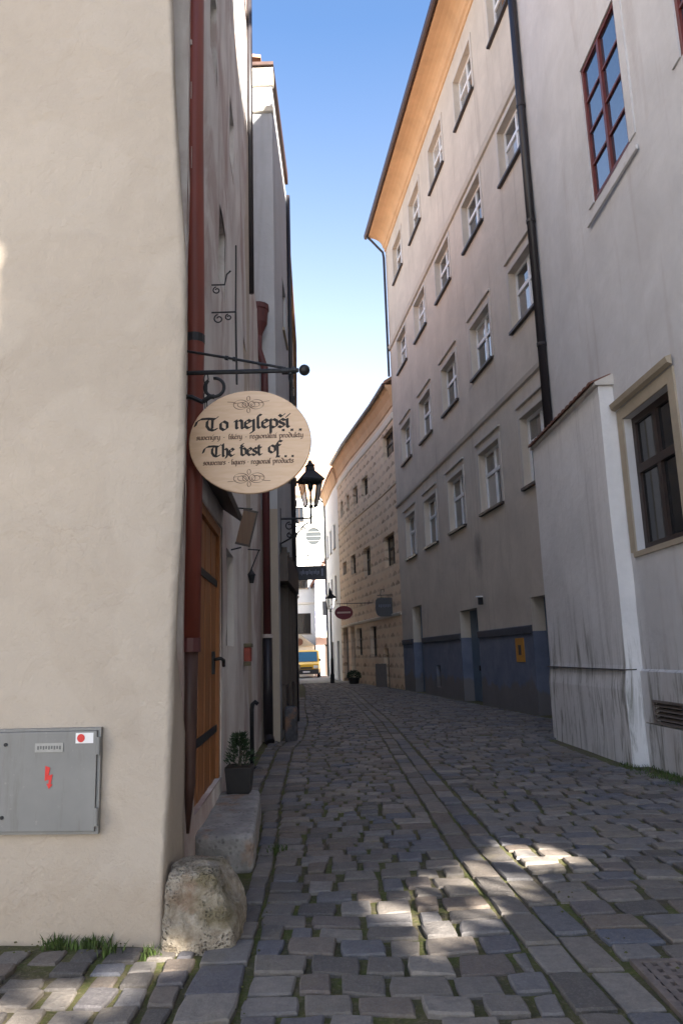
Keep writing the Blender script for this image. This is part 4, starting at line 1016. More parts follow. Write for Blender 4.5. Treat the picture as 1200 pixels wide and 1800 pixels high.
S_ = 0.000826
zx = lambda px: CX + (px - 592) * S_
zz_ = lambda py: CZ - (py - 507) * S_
write('To', zx(190), zx(395), zz_(392), 0.070, 0.0225, 'lettering')
write('nejlepší', zx(455), zx(965), zz_(380), 0.066, 0.0225, 'lettering')
write('suvenýry', zx(98), zx(318), zz_(480), 0.025, 0.0088, 'small_lettering', 'ink_soft')
write('likéry', zx(395), zx(520), zz_(480), 0.025, 0.0088, 'small_lettering', 'ink_soft')
write('regionální produkty', zx(590), zx(1085), zz_(480), 0.025, 0.0088, 'small_lettering', 'ink_soft')
write('The', zx(240), zx(450), zz_(643), 0.060, 0.020, 'lettering')
write('best', zx(505), zx(700), zz_(640), 0.058, 0.020, 'lettering')
write('of', zx(762), zx(878), zz_(622), 0.058, 0.020, 'lettering')
write('souvenirs', zx(162), zx(368), zz_(722), 0.025, 0.0088, 'small_lettering', 'ink_soft')
write('liquers', zx(420), zx(548), zz_(722), 0.025, 0.0088, 'small_lettering', 'ink_soft')
write('regional products', zx(600), zx(992), zz_(722), 0.025, 0.0088, 'small_lettering', 'ink_soft')
dm = MB()
for (px_, py_, w_) in ((900, 409, .020), (980, 409, .020), (1058, 409, .020), (855, 660, .017), (918, 660, .017), (982, 660, .017)):
    pen(dm, [(zx(px_) - .004, zz_(py_)), (zx(px_) + .004, zz_(py_) + .002)], w_, 45); pen(dm, [(zx(px_), zz_(py_) - .005), (zx(px_) , zz_(py_) + .005)], w_, -20)
for (px_, py_) in ((352, 463), (555, 463), (395, 703), (572, 703)): pen(dm, [(zx(px_) - .002, zz_(py_)), (zx(px_) + .003, zz_(py_))], .007, 45)
dm.build('lettering_dots', 'ink', sgn).parent = board
for (oy, fl) in ((150, 1), (855, 1)):
    om = MB(); E = lambda cx_, cy_, rx, ry, a0, a1, n=18: [(zx(580 + cx_ + rx * math.cos(R(a0 + (a1 - a0) * i / n))), zz_(oy + cy_ - ry * math.sin(R(a0 + (a1 - a0) * i / n)))) for i in range(n + 1)]
    for sd in (-1, 1):
        pen(om, E(sd * 72, 0, 68, 46, 0, 360, 26), .0052, 30); pen(om, E(sd * 62, 2, 40, 24, 0, 360, 20), .0052, 30); pen(om, E(sd * 30, 0, 28, 30, 0, 360, 16), .0052, 30)
        pen(om, [(zx(580 + sd * 10), zz_(oy + 30)), (zx(580 + sd * 60), zz_(oy - 20)), (zx(580 + sd * 140), zz_(oy - 12))], .0052, 30)
        pen(om, [(zx(580 + sd * 118), zz_(oy - 18 * (1 if oy < 400 else -1))), (zx(580 + sd * 150), zz_(oy - 26 * (1 if oy < 400 else -1.1))), (zx(580 + sd * 195), zz_(oy - 30 * (1 if oy < 400 else -1)))], .0052, 30)
        pen(om, E(0, sd * 58, 15, 24, 0, 360, 16), .0052, 30)
    om.build('ornament', 'ink_soft', sgn).parent = board

brk.location = (-1.073, 5.22, 3.708); sgn.location = (-0.651, 5.22, 3.160)
for o in (brk, sgn): o.scale = (0.958, 0.958, 0.958)
# small scrolled empty bracket higher up
sbk = thing('scroll_bracket', 'thin scrolled iron bracket high on the weathered wall above the oval sign', 'bracket', (-1.15, 6.6, 4.8))
BY = 6.9; xw_ = lw.at(lu(BY), 0).x; X1, Y1_ = Vector((1, 0, 0)), Vector((0, 0, 1))
MB().tube([(xw_ - .02, BY, 5.32), (xw_ + .13, BY, 5.32), (xw_ + .15, BY, 5.43), (xw_ + .19, BY, 5.47)], 0.009, 6).build('upper_arm', 'iron', sbk)
MB().tube([(xw_ - .02, BY, 5.02), (xw_ + .24, BY, 5.02)], 0.009, 6).build('lower_arm', 'iron', sbk)
for (cx_, cz_, r0) in ((xw_ + .05, 5.26, .04), (xw_ + .07, 4.95, .05), (xw_ + .17, 4.965, .035)):
    MB().tube(arc((cx_, BY, cz_), r0, 100, 520, 20, k=0.35), 0.007, 6).build('scroll', 'iron', sbk, smooth=True)
MB().tube([(xw_ + .24, BY, 5.02), (xw_ + .245, BY, 5.5), (xw_ + .245, BY, 5.75)], 0.008, 6).build('rod', 'iron', sbk)
MB().tube([(xw_ + .24, BY, 5.02), (xw_ + .25, BY, 4.25)], 0.010, 6).build('hanging_rod', 'iron', sbk)

# brown board sign and small lantern further down the wall
bs = thing('board_sign', 'small brown board sign on iron arms below the oval sign', 'sign', (-1.1, 8.9, 3.2))
by = 8.9; xb = lw.at(lu(by), 0).x
mt = Matrix.Translation((xb + .05, by, 2.98)) @ Matrix.Rotation(R(14), 4, 'Y') @ Matrix.Rotation(R(8), 4, 'Z')
MB().box(0, 0.16, -0.012, 0.012, 0.02, 0.42, mt).build('board', 'sign_board_wood', bs)
fb = MB(); fb.box(-.005, 0.17, -.018, .018, 0.42, 0.445, mt); fb.box(-.005, .17, -.018, .018, -.005, 0.02, mt); fb.box(.16, .182, -.018, .018, -.005, .445, mt); fb.build('frame', 'dark_wood', bs)
MB().tube([(xb - .02, by, 3.43), (xb + .26, by, 3.40)], 0.010, 6).build('arm', 'iron', bs); MB().tube([(xb - .02, by, 2.90), (xb + .12, by, 2.93)], 0.010, 6).build('arm', 'iron', bs)
wl2 = thing('alley_wall_lantern', 'tiny black lantern on a bent iron arm left of the plum downpipe', 'lamp', (-1.4, 11.6, 3.0))
ly = 11.6; xl_ = lw.at(lu(ly), 0).x
MB().tube([(xl_ - .02, ly, 3.30), (xl_ + .20, ly, 3.28)], 0.010, 6).build('arm', 'iron', wl2); MB().tube([(xl_ + .18, ly, 3.28), (xl_ + .03, ly, 2.92)], 0.010, 6).build('brace', 'iron', wl2)
MB().lathe((xl_ + .06, ly, 2.76), [(0.035, 0), (0.06, 0.12), (0.075, 0.13), (0.02, 0.2), (0.01, 0.24)], 6).build('lantern', 'iron', wl2)

# ================================================================== LEFT: third house with sunlit top, and houses further on
h3 = Wall([(-1.60, 28.2), (-1.31, 19.0), (-1.31, 14.9)])
third = thing('projecting_house', 'bluish-white house end projecting past the weathered house, sunlit at its top', 'house', (-2, 17, 0))
u19 = h3.cum[1]
sideops = [(u19 + 0.35, u19 + 3.7, 0.15, 4.0, 0.20), (u19 + 0.8, u19 + 1.9, 6.0, 7.4, 0.15), (u19 + 0.8, u19 + 1.9, 9.6, 11.0, 0.15)]
mb = h3.mesh(0, 14.6, sideops, u0=u19)
fw_ = Wall([(-1.31, 14.9), (-5.6, 14.9)])
def fd(u, z): return 0.02 * noise.noise(Vector((u * 0.9, z * 0.9, 2.6))) + 0.01 * noise.noise(Vector((u * 2.4, z * 2.4, 7)))
fw_.mesh(4.6, 14.6, [], step=0.4, mb=mb, disp=fd)
mb.quad((-5.6, 14.9, 0), (-5.6, 19, 0), (-5.6, 19, 14.6), (-5.6, 14.9, 14.6)); mb.quad((-5.6, 19, 0), (-1.31, 19, 0), (-1.31, 19, 14.6), (-5.6, 19, 14.6)); mb.quad((-5.6, 14.9, 14.6), (-1.31, 14.9, 14.6), (-1.31, 19, 14.6), (-5.6, 19, 14.6))
mb.build('wall', 'white_grey', third)
fw_.mesh(0, 4.6, [], step=0.4, disp=lambda u, z: fd(u, z) + 0.02).build('lower_front', 'beige_low', third)
fw_.sweep([(-.05, 13.85), (0.06, 13.88), (0.10, 13.98), (-.05, 14.02)], -0.03, fw_.L).build('cornice_band', 'cream_far', third)
fw_.sweep([(-.05, 14.55), (0.05, 14.58), (0.16, 14.85), (0.16, 14.95), (-.05, 14.95)], -0.04, fw_.L).build('cornice', 'cream_far', third)
fw_.sweep([(0.22, 14.96), (0.22, 15.04), (-4.2, 15.3), (-4.2, 14.96)], -0.06, fw_.L).build('roof', 'gutter', third)
h3.roof(4.1, 15.31, 0.3, -0.25, u0=u19, th=0.08).build('tile_roof', 'roof_red', third)
for (ua, ub, za, zb, dp) in sideops[1:]:
    place_window(third, h3, ua, za, dp - 0.02, ub - ua, zb - za, WC, ('h3', za), cols=2, fmat='brown_paint', gmat='glass_dark', sill=0.05, fw=0.06, mull=0.03)
# dark timber shopfront on the alley side
so_ = sideops[0]; smt = Matrix.Translation(h3.at(so_[0], so_[2], -0.17)) @ Matrix.Rotation(h3.ang(so_[0] + .1), 4, 'Z'); sw = so_[1] - so_[0]; sh = so_[3] - so_[2]
sf = MB().box(0, sw, 0, 0.03, 0, sh, smt).build('shopfront', 'dark_wood', third)
for i in range(4):
    a_, b_ = sw * i / 4 + .05, sw * (i + 1) / 4 - .05
    MB().box(a_, b_, 0.031, 0.20 + .05 * (i % 2), 0.03, 0.9, smt).build('panel', 'dark_wood', sf); MB().box(a_, b_, 0.031, 0.06, 1.0, 2.9, smt).build('pane', 'glass_dark', sf); MB().box(a_ - .05, a_, 0.031, 0.26, 0.02, sh - .02, smt).build('post', 'dark_wood', sf)
MB().box(-.1, sw + .1, 0.10, 0.34, 3.0, 3.55, smt).build('fascia', 'dark_wood', sf)
MB().tube([(-1.25, 18.95, 0.05), (-1.25, 18.95, 9.0), (-1.25, 18.95, 14.5)], 0.055, 8).build('downpipe', 'black_pipe', third, smooth=True)

far_l = thing('cream_row_house', 'narrow view of a cream plastered house beyond the projecting house', 'house', (-3, 25, 0))
h4 = Wall([(-4.2, 54.0), (-2.5, 40.0), (-1.75, 28.0), (-1.42, 19.3)])
o4 = [(h4.uofY(y0 + 1.0), h4.uofY(y0), z0, z0 + 1.6, 0.18) for y0 in (21, 24, 27, 31, 35, 39.5) for z0 in (1.2, 4.8, 8.2)]
mb = h4.mesh(0, 14.0, o4); h4.body(mb, 4.5, 0, 14.0); mb.build('wall', 'cream_far', far_l)
h4.roof(4.5, 14.1, 2.6, 0.15).build('roof', 'roof_red', far_l)
for (ua, ub, za, zb, dp) in o4: place_window(far_l, h4, ua, za, 0.15, ub - ua, zb - za, WC, ('h4', round(ub - ua, 3)), cols=2, fmat='brown_paint', gmat='glass_dark', sill=0.05)

# street lantern on its bracket
lan = thing('street_lantern', 'large black four-sided street lantern on scrolled bracket beside the oval sign', 'street lamp', (-1.25, 15.6, 4.5))
LX, LY, LZ = -0.655, 15.6, 4.66
MB().tube([(-1.32, LY, 4.52), (LX, LY, 4.52)], 0.022, 7).build('arm', 'iron', lan)
MB().tube([(-1.32, LY, 3.98), (-1.0, LY, 4.15), (-0.80, LY, 4.38), (-0.70, LY, 4.43)], 0.018, 7).build('brace', 'iron', lan, smooth=True)
for (cx_, cz_, r0) in ((-1.12, 4.36, .09), (-0.95, 4.40, .07), (-0.82, 4.30, .05), (-1.12, 4.16, .06)): MB().tube(arc((cx_, LY, cz_), r0, 80, 500, 18, k=0.4), 0.014, 6).build('scroll', 'iron', lan, smooth=True)
MB().box(-1.34, -1.30, LY - .06, LY + .06, 3.8, 4.75).build('wall_plate', 'iron', lan)
MB().lathe((LX, LY, 4.36), [(0.008, 0), (0.03, 0.06), (0.025, 0.12), (0.035, 0.2), (0.022, 0.26), (0.022, 0.36), (0.05, 0.42)], 8).build('stem', 'iron', lan)
def ring4(hw, z, c=(LX, LY)): 
    ca, sa = math.cos(R(20)), math.sin(R(20)); return [Vector((c[0] + x * ca - y * sa, c[1] + x * sa + y * ca, z)) for x, y in ((-hw, -hw), (hw, -hw), (hw, hw), (-hw, hw))]
zb_, zt_ = LZ + .12, LZ + .66; wb, wt = 0.115, 0.205
cg = MB()
for k in range(4):
    a, b = ring4(wb, zb_)[k], ring4(wt, zt_)[k]; cg.tube([a, b], 0.014, 5)
for (hw, z) in ((wb, zb_), (wt, zt_)):
    q4 = ring4(hw, z)
    for k in range(4): cg.tube([q4[k], q4[(k + 1) % 4]], 0.016, 5)
cage = cg.build('cage', 'iron', lan)
for k in range(4):
    a, b, c, d = ring4(wb - .004, zb_)[k], ring4(wb - .004, zb_)[(k + 1) % 4], ring4(wt - .004, zt_)[(k + 1) % 4], ring4(wt - .004, zt_)[k]
    MB().quad(a, b, c, d).build('pane', 'lamp_glass', cage)
tp = MB(); rings = [(0.245, zt_ + .005), (0.25, zt_ + .035), (0.12, zt_ + .20), (0.085, zt_ + .24), (0.075, zt_ + .34), (0.095, zt_ + .36), (0.05, zt_ + .40), (0.02, zt_ + .48)]
vs_ = [v for hw, z in rings for v in ring4(hw, z)]; fs_ = [tuple(reversed(range(4)))] + [(4 * i + k, 4 * i + (k + 1) % 4, 4 * i + 4 + (k + 1) % 4, 4 * i + 4 + k) for i in range(len(rings) - 1) for k in range(4)] + [tuple(range(4 * len(rings) - 4, 4 * len(rings)))]
tp.add(vs_, fs_); tp.build('roof_cap', 'iron', lan)
MB().tube([(LX, LY, LZ + .1), (LX, LY, LZ + .45)], 0.022, 7).build('burner', 'iron', lan)
MB().lathe((LX, LY, LZ + .45), [(0.03, 0), (0.06, .08), (0.065, .14), (0.03, .2)], 10).build('globe', 'glass_round', lan)
MB().tube([(LX, LY, zt_ + 0.0), (LX, LY, zt_ + 0.03)], 0.14, 4).build('reflector', 'iron', lan)

# black board sign across the alley
hs = thing('black_board_sign', 'long black board sign with faded lettering hanging out from the left wall', 'sign', (-1.3, 20, 3.8))
HX0, HX1, HZ0, HZ1, HY = -1.27, -0.475, 3.64, 4.02, 20.0
hb = MB().box(HX0, HX1, HY - .03, HY + .03, HZ0, HZ1).build('board', 'navy', hs, bevel=0.01)
lm = MB()
for i in range(15):
    x = HX0 + .10 + i * 0.035; lm.box(x, x + .018 + .006 * (i % 3), HY - .033, HY - .031, HZ0 + .16 - .03 * (i % 4 == 1), HZ0 + .24 + .04 * (i % 5 == 2))
lm.box(HX1 - .12, HX1 - .07, HY - .033, HY - .031, HZ0 + .10, HZ0 + .30)
lm.build('faded_lettering', 'navy_text', hb)
MB().tube([(HX0 - .1, HY, 4.32), (-1.0, HY, 4.22), (-0.75, HY, 4.12), (-0.62, HY, 4.11), (-0.45, HY, 4.11)], 0.014, 6).build('arm', 'iron', hs)
MB().tube([(-0.78, HY, 4.02), (-0.78, HY, 4.14)], 0.012, 6).build('hanger', 'iron', hs); MB().tube([(-0.93, HY, 4.21), (-0.95, HY, 4.34)], 0.02, 6).build('finial', 'iron', hs)

# ================================================================== RIGHT FAR: sgraffito house and white house
sgw = Wall([(2.62, 34.28), (2.06, 37.4), (1.3, 41.0), (.55, 44.6), (-.1, 48.4), (-.25, 49.3)])
sgh = thing('sgraffito_house', 'curving ochre house covered in painted sgraffito blocks', 'house', (1.2, 41, 0))
sops = [(0.15, 2.3, 11.2, 12.5), (5.9, 7.4, 10.4, 11.5), (8.5, 9.7, 10.4, 11.5), (10.9, 11.9, 10.45, 11.5), (13.2, 14.2, 10.5, 11.55),
        (0.8, 2.9, 5.85, 7.4), (5.9, 7.5, 5.9, 7.5), (9.6, 11.0, 6.4, 7.55), (12.6, 13.9, 6.7, 7.5),
        (5.2, 6.6, 1.5, 3.1), (8.6, 10.0, 1.6, 3.15), (10.5, 11.8, 0.0, 3.3), (12.7, 14.6, 0.0, 3.35), (2.9, 3.9, 0.0, 1.9)]
ops = [(a, b, c, d, 0.30) for a, b, c, d in sops]
mb = sgw.mesh(0, 14.2, ops); nn_ = sgw.body(mb, 5.0, 0, 14.2); mb.build('wall', 'sgraffito', sgh)
for (a, b, c, d) in sops[:11]: place_window(sgh, sgw, a, c, 0.27, b - a, d - c, WC, ('sg', round(b - a, 2), round(d - c, 2)), cols=2, fmat='brown_paint', gmat='glass_dark', transom=(d - c) * 0.6, fw=0.08, mull=0.04)
for (a, b, c, d) in sops[11:]:
    smt = Matrix.Translation(sgw.at(a, 0.02, -0.28)) @ Matrix.Rotation(sgw.ang((a + b) / 2), 4, 'Z')
    do = MB().box(0, b - a, 0, 0.05, 0, d, smt).build('door', 'dark_wood', sgh)
    for j in range(2): MB().box(.1 + j * (b - a) / 2, (b - a) / 2 - .1 + j * (b - a) / 2, .051, .075, d * .15, d * .8, smt).build('door_panel', 'dark_wood', do)
sgw.sweep([(-.05, 3.35), (0.05, 3.38), (0.07, 3.5), (-.05, 3.55)]).build('string_course', 'cream_far', sgh)
sgw.sweep([(-.05, 9.55), (0.04, 9.57), (0.05, 9.66), (-.05, 9.7)]).build('string_course', 'sgraffito', sgh)
sgw.sweep([(-.05, 12.75), (0.05, 12.8), (0.08, 13.0), (0.08, 13.1), (-.05, 13.15)]).build('frieze_moulding', 'cream_far', sgh)
sgw.sweep([(-.05, 13.4), (0.05, 13.45), (0.09, 13.9), (0.22, 14.25), (0.34, 14.4), (0.34, 14.52), (-.05, 14.52)]).build('cornice', 'apricot', sgh)
sgw.sweep([(0.36, 14.42), (0.42, 14.39), (0.48, 14.46), (0.48, 14.58), (0.36, 14.58)]).build('gutter', 'gutter', sgh)
sgw.roof(5.0, 14.8, 1.6, 0.36).build('roof', 'roof_red', sgh)
for i in range(3): MB().tube([sgw.at(3.2 + i * 0.0 + 0.0, 0, 0.2 + 0.0) + Vector((0, 0, 0)), sgw.at(3.2, 0.9, 0.2)], 0.12, 8) if False else None

ww = Wall([(-.25, 49.3), (-.6, 51.7), (-1.31, 57.7)])
wh = thing('white_house', 'narrow white house with cornice tinted for bounced light between the sgraffito house and far street end', 'house', (-0.8, 53, 0))
wops = [(u, u + 0.9, z, z + 1.7, 0.2) for u in (1.6, 4.2, 6.6) for z in (9.0, 5.4)] + [(1.2, 2.2, 0, 2.6, 0.25), (4.4, 5.6, 0, 2.6, 0.25)]
mb = ww.mesh(0, 13.6, wops); ww.body(mb, 2.6, 0, 13.6); mb.build('wall', 'white_far', wh)
for (a, b, c, d, dp_) in wops[:6]: place_window(wh, ww, a, c, 0.16, b - a, d - c, WC, 'wh', cols=2, fmat='brown_paint', gmat='glass_dark', sill=0.06)
for (a, b, c, d, dp_) in wops[6:]: MB().box(0, b - a, 0, 0.05, 0.02, d, Matrix.Translation(ww.at(a, 0, -0.22)) @ Matrix.Rotation(ww.ang(a), 4, 'Z')).build('door', 'dark_wood', wh)
ww.sweep([(-.05, 13.2), (0.08, 13.3), (0.25, 13.9), (0.34, 14.0), (0.34, 14.2), (-.05, 14.2)]).build('cornice', 'apricot', wh)
ww.roof(2.6, 14.4, 0.9, 0.4).build('roof', 'roof_red', wh)
e_ = ww.at(ww.L - .1, 0, 0.08)
MB().tube([(e_.x - .45, e_.y, 14.0), (e_.x, e_.y, 13.5), (e_.x, e_.y, 0.1)], 0.07, 7).build('downpipe', 'black_pipe', wh)

# ================================================================== FAR END: bright church front, blue checked gable house, van, pole lamp
ch = thing('white_church', 'sunlit white church front with round window closing the street', 'church', (-4, 66, 0))
cw_ = Wall([(3.0, 66), (-12.0, 66)])
cops = [(cw_.L - (12 - 4.6) - 0 if False else 3.0 + 3.45, 3.0 + 4.25, 13.6, 15.0, .25), (3.0 + 3.0, 3.0 + 4.3, 3.6, 5.4, .25), (3.0 + 3.2, 3.0 + 4.4, 7.6, 9.6, .25), (3.0 + 6.0, 3.0 + 7.2, 7.6, 9.6, .25), (3.0 + 6.0, 3.0 + 7.2, 3.6, 5.4, .25)]
mb = cw_.mesh(0, 16.0, cops); cw_.body(mb, 8, 0, 16); mb.build('wall', 'white_far', ch)
for (a, b, c, d, dp_) in cops: place_window(ch, cw_, a, c, 0.2, b - a, d - c, WC, ('ch', round(b - a, 2), round(d - c, 2)), cols=2, fmat='brown_paint', gmat='glass_dark', sill=0.08)
cw_.sweep([(-.1, 15.9), (0.2, 16.1), (0.35, 16.4), (-.1, 16.5)]).build('cornice', 'cream_far', ch)
cw_.sweep([(-.1, 6.15), (0.1, 6.2), (0.1, 6.35), (-.1, 6.4)]).build('string_course', 'cream_far', ch)
cw_.roof(8, 16.6, 4.5, 0.5).build('roof', 'roof_red', ch)
rwd = MB(); RC = Vector((-2.6, 65.93, 12.25))
rwd.add([RC] + [RC + Vector((0.72 * math.cos(a), 0, 0.80 * math.sin(a))) for a in [2 * math.pi * k / 32 for k in range(32)]], [(0, (k + 1) % 32 + 1, k + 1) for k in range(32)])
rw_o = rwd.build('round_window', 'glass_round', ch)
MB().tube([RC + Vector((0.76 * math.cos(a), -.03, 0.84 * math.sin(a))) for a in [2 * math.pi * k / 32 for k in range(33)]], 0.07, 6, cap=False).build('round_frame', 'cream_far', rw_o)
for i in range(3): MB().box(RC.x - .7, RC.x + .7, 65.89, 65.92, RC.z - .4 + .4 * i - .02, RC.z - .4 + .4 * i + .02).build('glazing_bar', 'plate', rw_o)

bh = thing('blue_gable_house', 'gabled house with blue checked wall behind the white house corner', 'house', (-1.2, 64.6, 0))
bw = Wall([(1.5, 64.6), (-2.55, 64.6)])
bops = [(2.1, 2.9, 8.0, 9.2, .2), (3.0, 3.5, 5.0, 6.4, .2), (2.2, 3.3, 0.0, 2.6, .25)]
mb = bw.mesh(3.6, 8.0, bops[1:2]); bw.body(mb, 1.3, 0, 8.0); mb.build('wall', 'checked', bh)
bw.mesh(0, 3.6, bops[2:]).build('lower_wall', 'pink_far', bh)
gb = MB(); gb.add([(-2.55, 64.6, 8.0), (1.5, 64.6, 8.0), (-0.4, 64.6, 11.6), (-2.55, 65.9, 8.0), (1.5, 65.9, 8.0), (-0.4, 65.9, 11.6)], [(0, 1, 2), (5, 4, 3)]); gb.build('gable', 'pink_far', bh)
for sx, ex in ((-2.9, -1), (1.85, 1)):
    MB().hexa([Vector(v) for v in ((sx, 64.3, 7.5), (-0.4, 64.3, 11.65), (-0.4, 65.95, 11.65), (sx, 65.95, 7.5), (sx, 64.3, 7.7), (-0.4, 64.3, 11.85), (-0.4, 65.95, 11.85), (sx, 65.95, 7.7))]).build('roof', 'roof', bh)
place_window(bh, bw, 3.0, 5.0, .15, .5, 1.4, WC, 'bh', cols=1, fmat='white_paint', gmat='glass_dark')
MB().box(0, 1.1, 0, .05, 0.02, 2.6, Matrix.Translation(bw.at(2.2, 0, -.2)) @ Matrix.Rotation(bw.ang(0), 4, 'Z')).build('door', 'dark_wood', bh)
bw.sweep([(-.02, 3.5), (0.9, 3.15), (0.9, 3.25), (-.02, 3.65)], 0, bw.L).build('canopy', 'cream_far', bh)

# far left house front that closes the view behind the van, sunlit
fl = thing('cream_portal', 'small cream pedimented porch behind the yellow van', 'porch', (-3.2, 64.5, 0))
MB().box(-4.9, -2.7, 63.2, 65.9, 0, 2.5).build('wall', 'cream_far', fl)
pdm = MB(); pdm.add([(-5.1, 63.0, 2.5), (-2.6, 63.0, 2.5), (-3.85, 63.0, 3.5), (-5.1, 65.9, 2.5), (-2.6, 65.9, 2.5), (-3.85, 65.9, 3.5)], [(0, 1, 2), (5, 4, 3), (0, 3, 4, 1), (1, 4, 5, 2), (2, 5, 3, 0)]); pdm.build('pediment', 'stone_trim', fl)
MB().tube([(-3.85, 63.0, 2.85), (-3.85, 62.95, 2.85)], 0.3, 12).build('niche', 'roof', fl)

van = thing('yellow_van', 'yellow van with windscreen coloured blue for sky reflection parked at the far street end', 'van', (-3.05, 59, 0))
VY, VX, VW = 58.0, -3.05, 1.9
prof = [(0.0, .35), (-0.05, .8), (0.0, 1.05), (0.55, 1.22), (1.25, 2.02), (1.5, 2.12), (4.4, 2.12), (4.55, 1.9), (4.6, .35)]
vb = MB(); nb = len(prof); fs_ = [tuple(range(nb)), tuple(2 * nb - 1 - k for k in range(nb))]
vs_ = []
for sx in (-1, 1):
    for (y, z) in prof: vs_.append((VX + sx * VW / 2 * (1.0 if z < 1.3 else 0.92), VY + y, z))
for k in range(nb): fs_.append((k, nb + k, nb + (k + 1) % nb, (k + 1) % nb))
vb.add(vs_, fs_); body = vb.build('body', 'yellow_car', van, bevel=0.05, smooth=False)
MB().hexa([Vector(v) for v in ((VX - .82, VY + .52, 1.24), (VX + .82, VY + .52, 1.24), (VX + .82, VY + .62, 1.22), (VX - .82, VY + .62, 1.22), (VX - .78, VY + 1.17, 1.98), (VX + .78, VY + 1.17, 1.98), (VX + .78, VY + 1.27, 1.95), (VX - .78, VY + 1.27, 1.95))]).build('windscreen', 'glass_blue', van)
MB().box(VX - .93, VX + .93, VY - .10, VY + .1, .30, .66).build('bumper', 'bumper', van, bevel=.03)
MB().box(VX - .45, VX + .45, VY - .075, VY + .0, .70, .84).build('grille', 'bumper', van)
for sx in (-1, 1):
    MB().box(VX + sx * .72 - .17, VX + sx * .72 + .17, VY - .075, VY + .05, .72, .94).build('headlight', 'white_sticker', van, bevel=.02)
    MB().box(VX + sx * 1.02 - .08, VX + sx * 1.02 + .08, VY + .75, VY + .85, 1.25, 1.45).build('mirror', 'bumper', van, bevel=.02)
    for yy in (0.85, 3.7):
        wo_ = MB(); wo_.tube([(VX + sx * (VW / 2 - .18), VY + yy, .32), (VX + sx * (VW / 2 + .02), VY + yy, .32)], 0.32, 16); w_ = wo_.build('wheel', 'tyre', van)
        MB().tube([(VX + sx * (VW / 2 + .0), VY + yy, .32), (VX + sx * (VW / 2 + .035), VY + yy, .32)], 0.18, 12).build('rim', 'plate', w_)
MB().box(VX - .26, VX + .26, VY - .115, VY - .102, .42, .53).build('number_plate', 'white_sticker', van)

pl_ = thing('pole_lamp', 'slender pole lamp with small lantern before the white house', 'street lamp', (-0.80, 44.5, 0))
PX, PY = -0.84, 45.0
MB().lathe((PX, PY, 0), [(0.13, 0), (0.13, .5), (0.09, .6), (0.08, 1.4), (0.055, 1.5), (0.045, 4.2), (0.08, 4.25), (0.03, 4.4)], 10).build('pole', 'iron', pl_)
lz = 4.4
cgm = MB()
for k in range(4): cgm.tube([ring4(.13, lz, (PX, PY))[k], ring4(.24, lz + .65, (PX, PY))[k]], .016, 5)
for hw, z in ((.13, lz), (.24, lz + .65)):
    q4 = ring4(hw, z, (PX, PY))
    for k in range(4): cgm.tube([q4[k], q4[(k + 1) % 4]], .018, 5)
cg2 = cgm.build('cage', 'iron', pl_)
for k in range(4):
    a, b, c, d = ring4(.125, lz, (PX, PY))[k], ring4(.125, lz, (PX, PY))[(k + 1) % 4], ring4(.235, lz + .65, (PX, PY))[(k + 1) % 4], ring4(.235, lz + .65, (PX, PY))[k]
    MB().quad(a, b, c, d).build('pane', 'lamp_glass', cg2)
tp = MB(); rings = [(0.29, lz + .655), (0.29, lz + .69), (0.10, lz + .9), (.08, lz + 1.02), (.02, lz + 1.25)]
tp.add([v for hw, z in rings for v in ring4(hw, z, (PX, PY))], [tuple(reversed(range(4)))] + [(4 * i + k, 4 * i + (k + 1) % 4, 4 * i + 4 + (k + 1) % 4, 4 * i + 4 + k) for i in range(len(rings) - 1) for k in range(4)] + [tuple(range(4 * len(rings) - 4, 4 * len(rings)))])
tp.build('roof_cap', 'iron', pl_)

# red oval sign and black shield sign on the sgraffito house
def side_sign(name, label, X0, X1, Y, zc, hz, mat, oval, wallx):
    t_ = thing(name, label, 'sign', (X1, Y, zc - hz)); cx_ = (X0 + X1) / 2; ax = (X1 - X0) / 2
    s_ = MB(); n_ = 28; P_ = []
    for k in range(n_):
        a = 2 * math.pi * k / n_; c_, z_ = math.cos(a), math.sin(a)
        if oval: P_.append((cx_ + ax * c_, zc + hz * z_))
        else: P_.append((cx_ + ax * math.copysign(abs(c_) ** .45, c_), zc + hz * math.copysign(abs(z_) ** (.45 if z_ > 0 else .8), z_)))
    s_.add([(x, Y - .03, z) for x, z in P_] + [(x, Y + .03, z) for x, z in P_], [tuple(range(n_)), tuple(reversed(range(n_, 2 * n_)))] + [(k, n_ + k, n_ + (k + 1) % n_, (k + 1) % n_) for k in range(n_)])
    b_ = s_.build('board', mat, t_)
    MB().tube([(X0 + .1, Y, zc + hz + .12), (wallx + .1, Y, zc + hz + .12)], .02, 6).build('arm', 'iron', t_)
    for x in (X0 + ax * .6, X1 - ax * .6): MB().tube([(x, Y, zc + hz * .75), (x, Y, zc + hz + .12)], .012, 5).build('hanger', 'iron', t_)
    return t_, b_, cx_
t_, b_, cx_ = side_sign('red_oval_sign', 'small maroon oval sign with a pale band hanging in front of the sgraffito house', -0.53, 0.45, 40.0, 3.87, 0.36, 'maroon', True, 1.5)
MB().box(cx_ - .36, cx_ + .36, 39.955, 39.965, 3.83, 3.92).build('pale_band', 'pink_far', b_)
t_, b_, cx_ = side_sign('dark_shield_sign', 'black shield-shaped sign hanging where the sgraffito house meets the tall house', 1.50, 2.42, 36.0, 3.85, 0.46, 'navy', False, 2.35)
for i in range(7): MB().box(cx_ - .30 + i * .085, cx_ - .26 + i * .085, 35.955, 35.965, 3.86 - .03 * (i % 2), 3.98).build('faded_lettering', 'navy_text', b_)
MB().tube([(1.75, 36, 4.43), (1.8, 36, 4.7), (1.95, 36, 4.72), (1.95, 36, 4.6)], .018, 6).build('scroll', 'iron', t_)

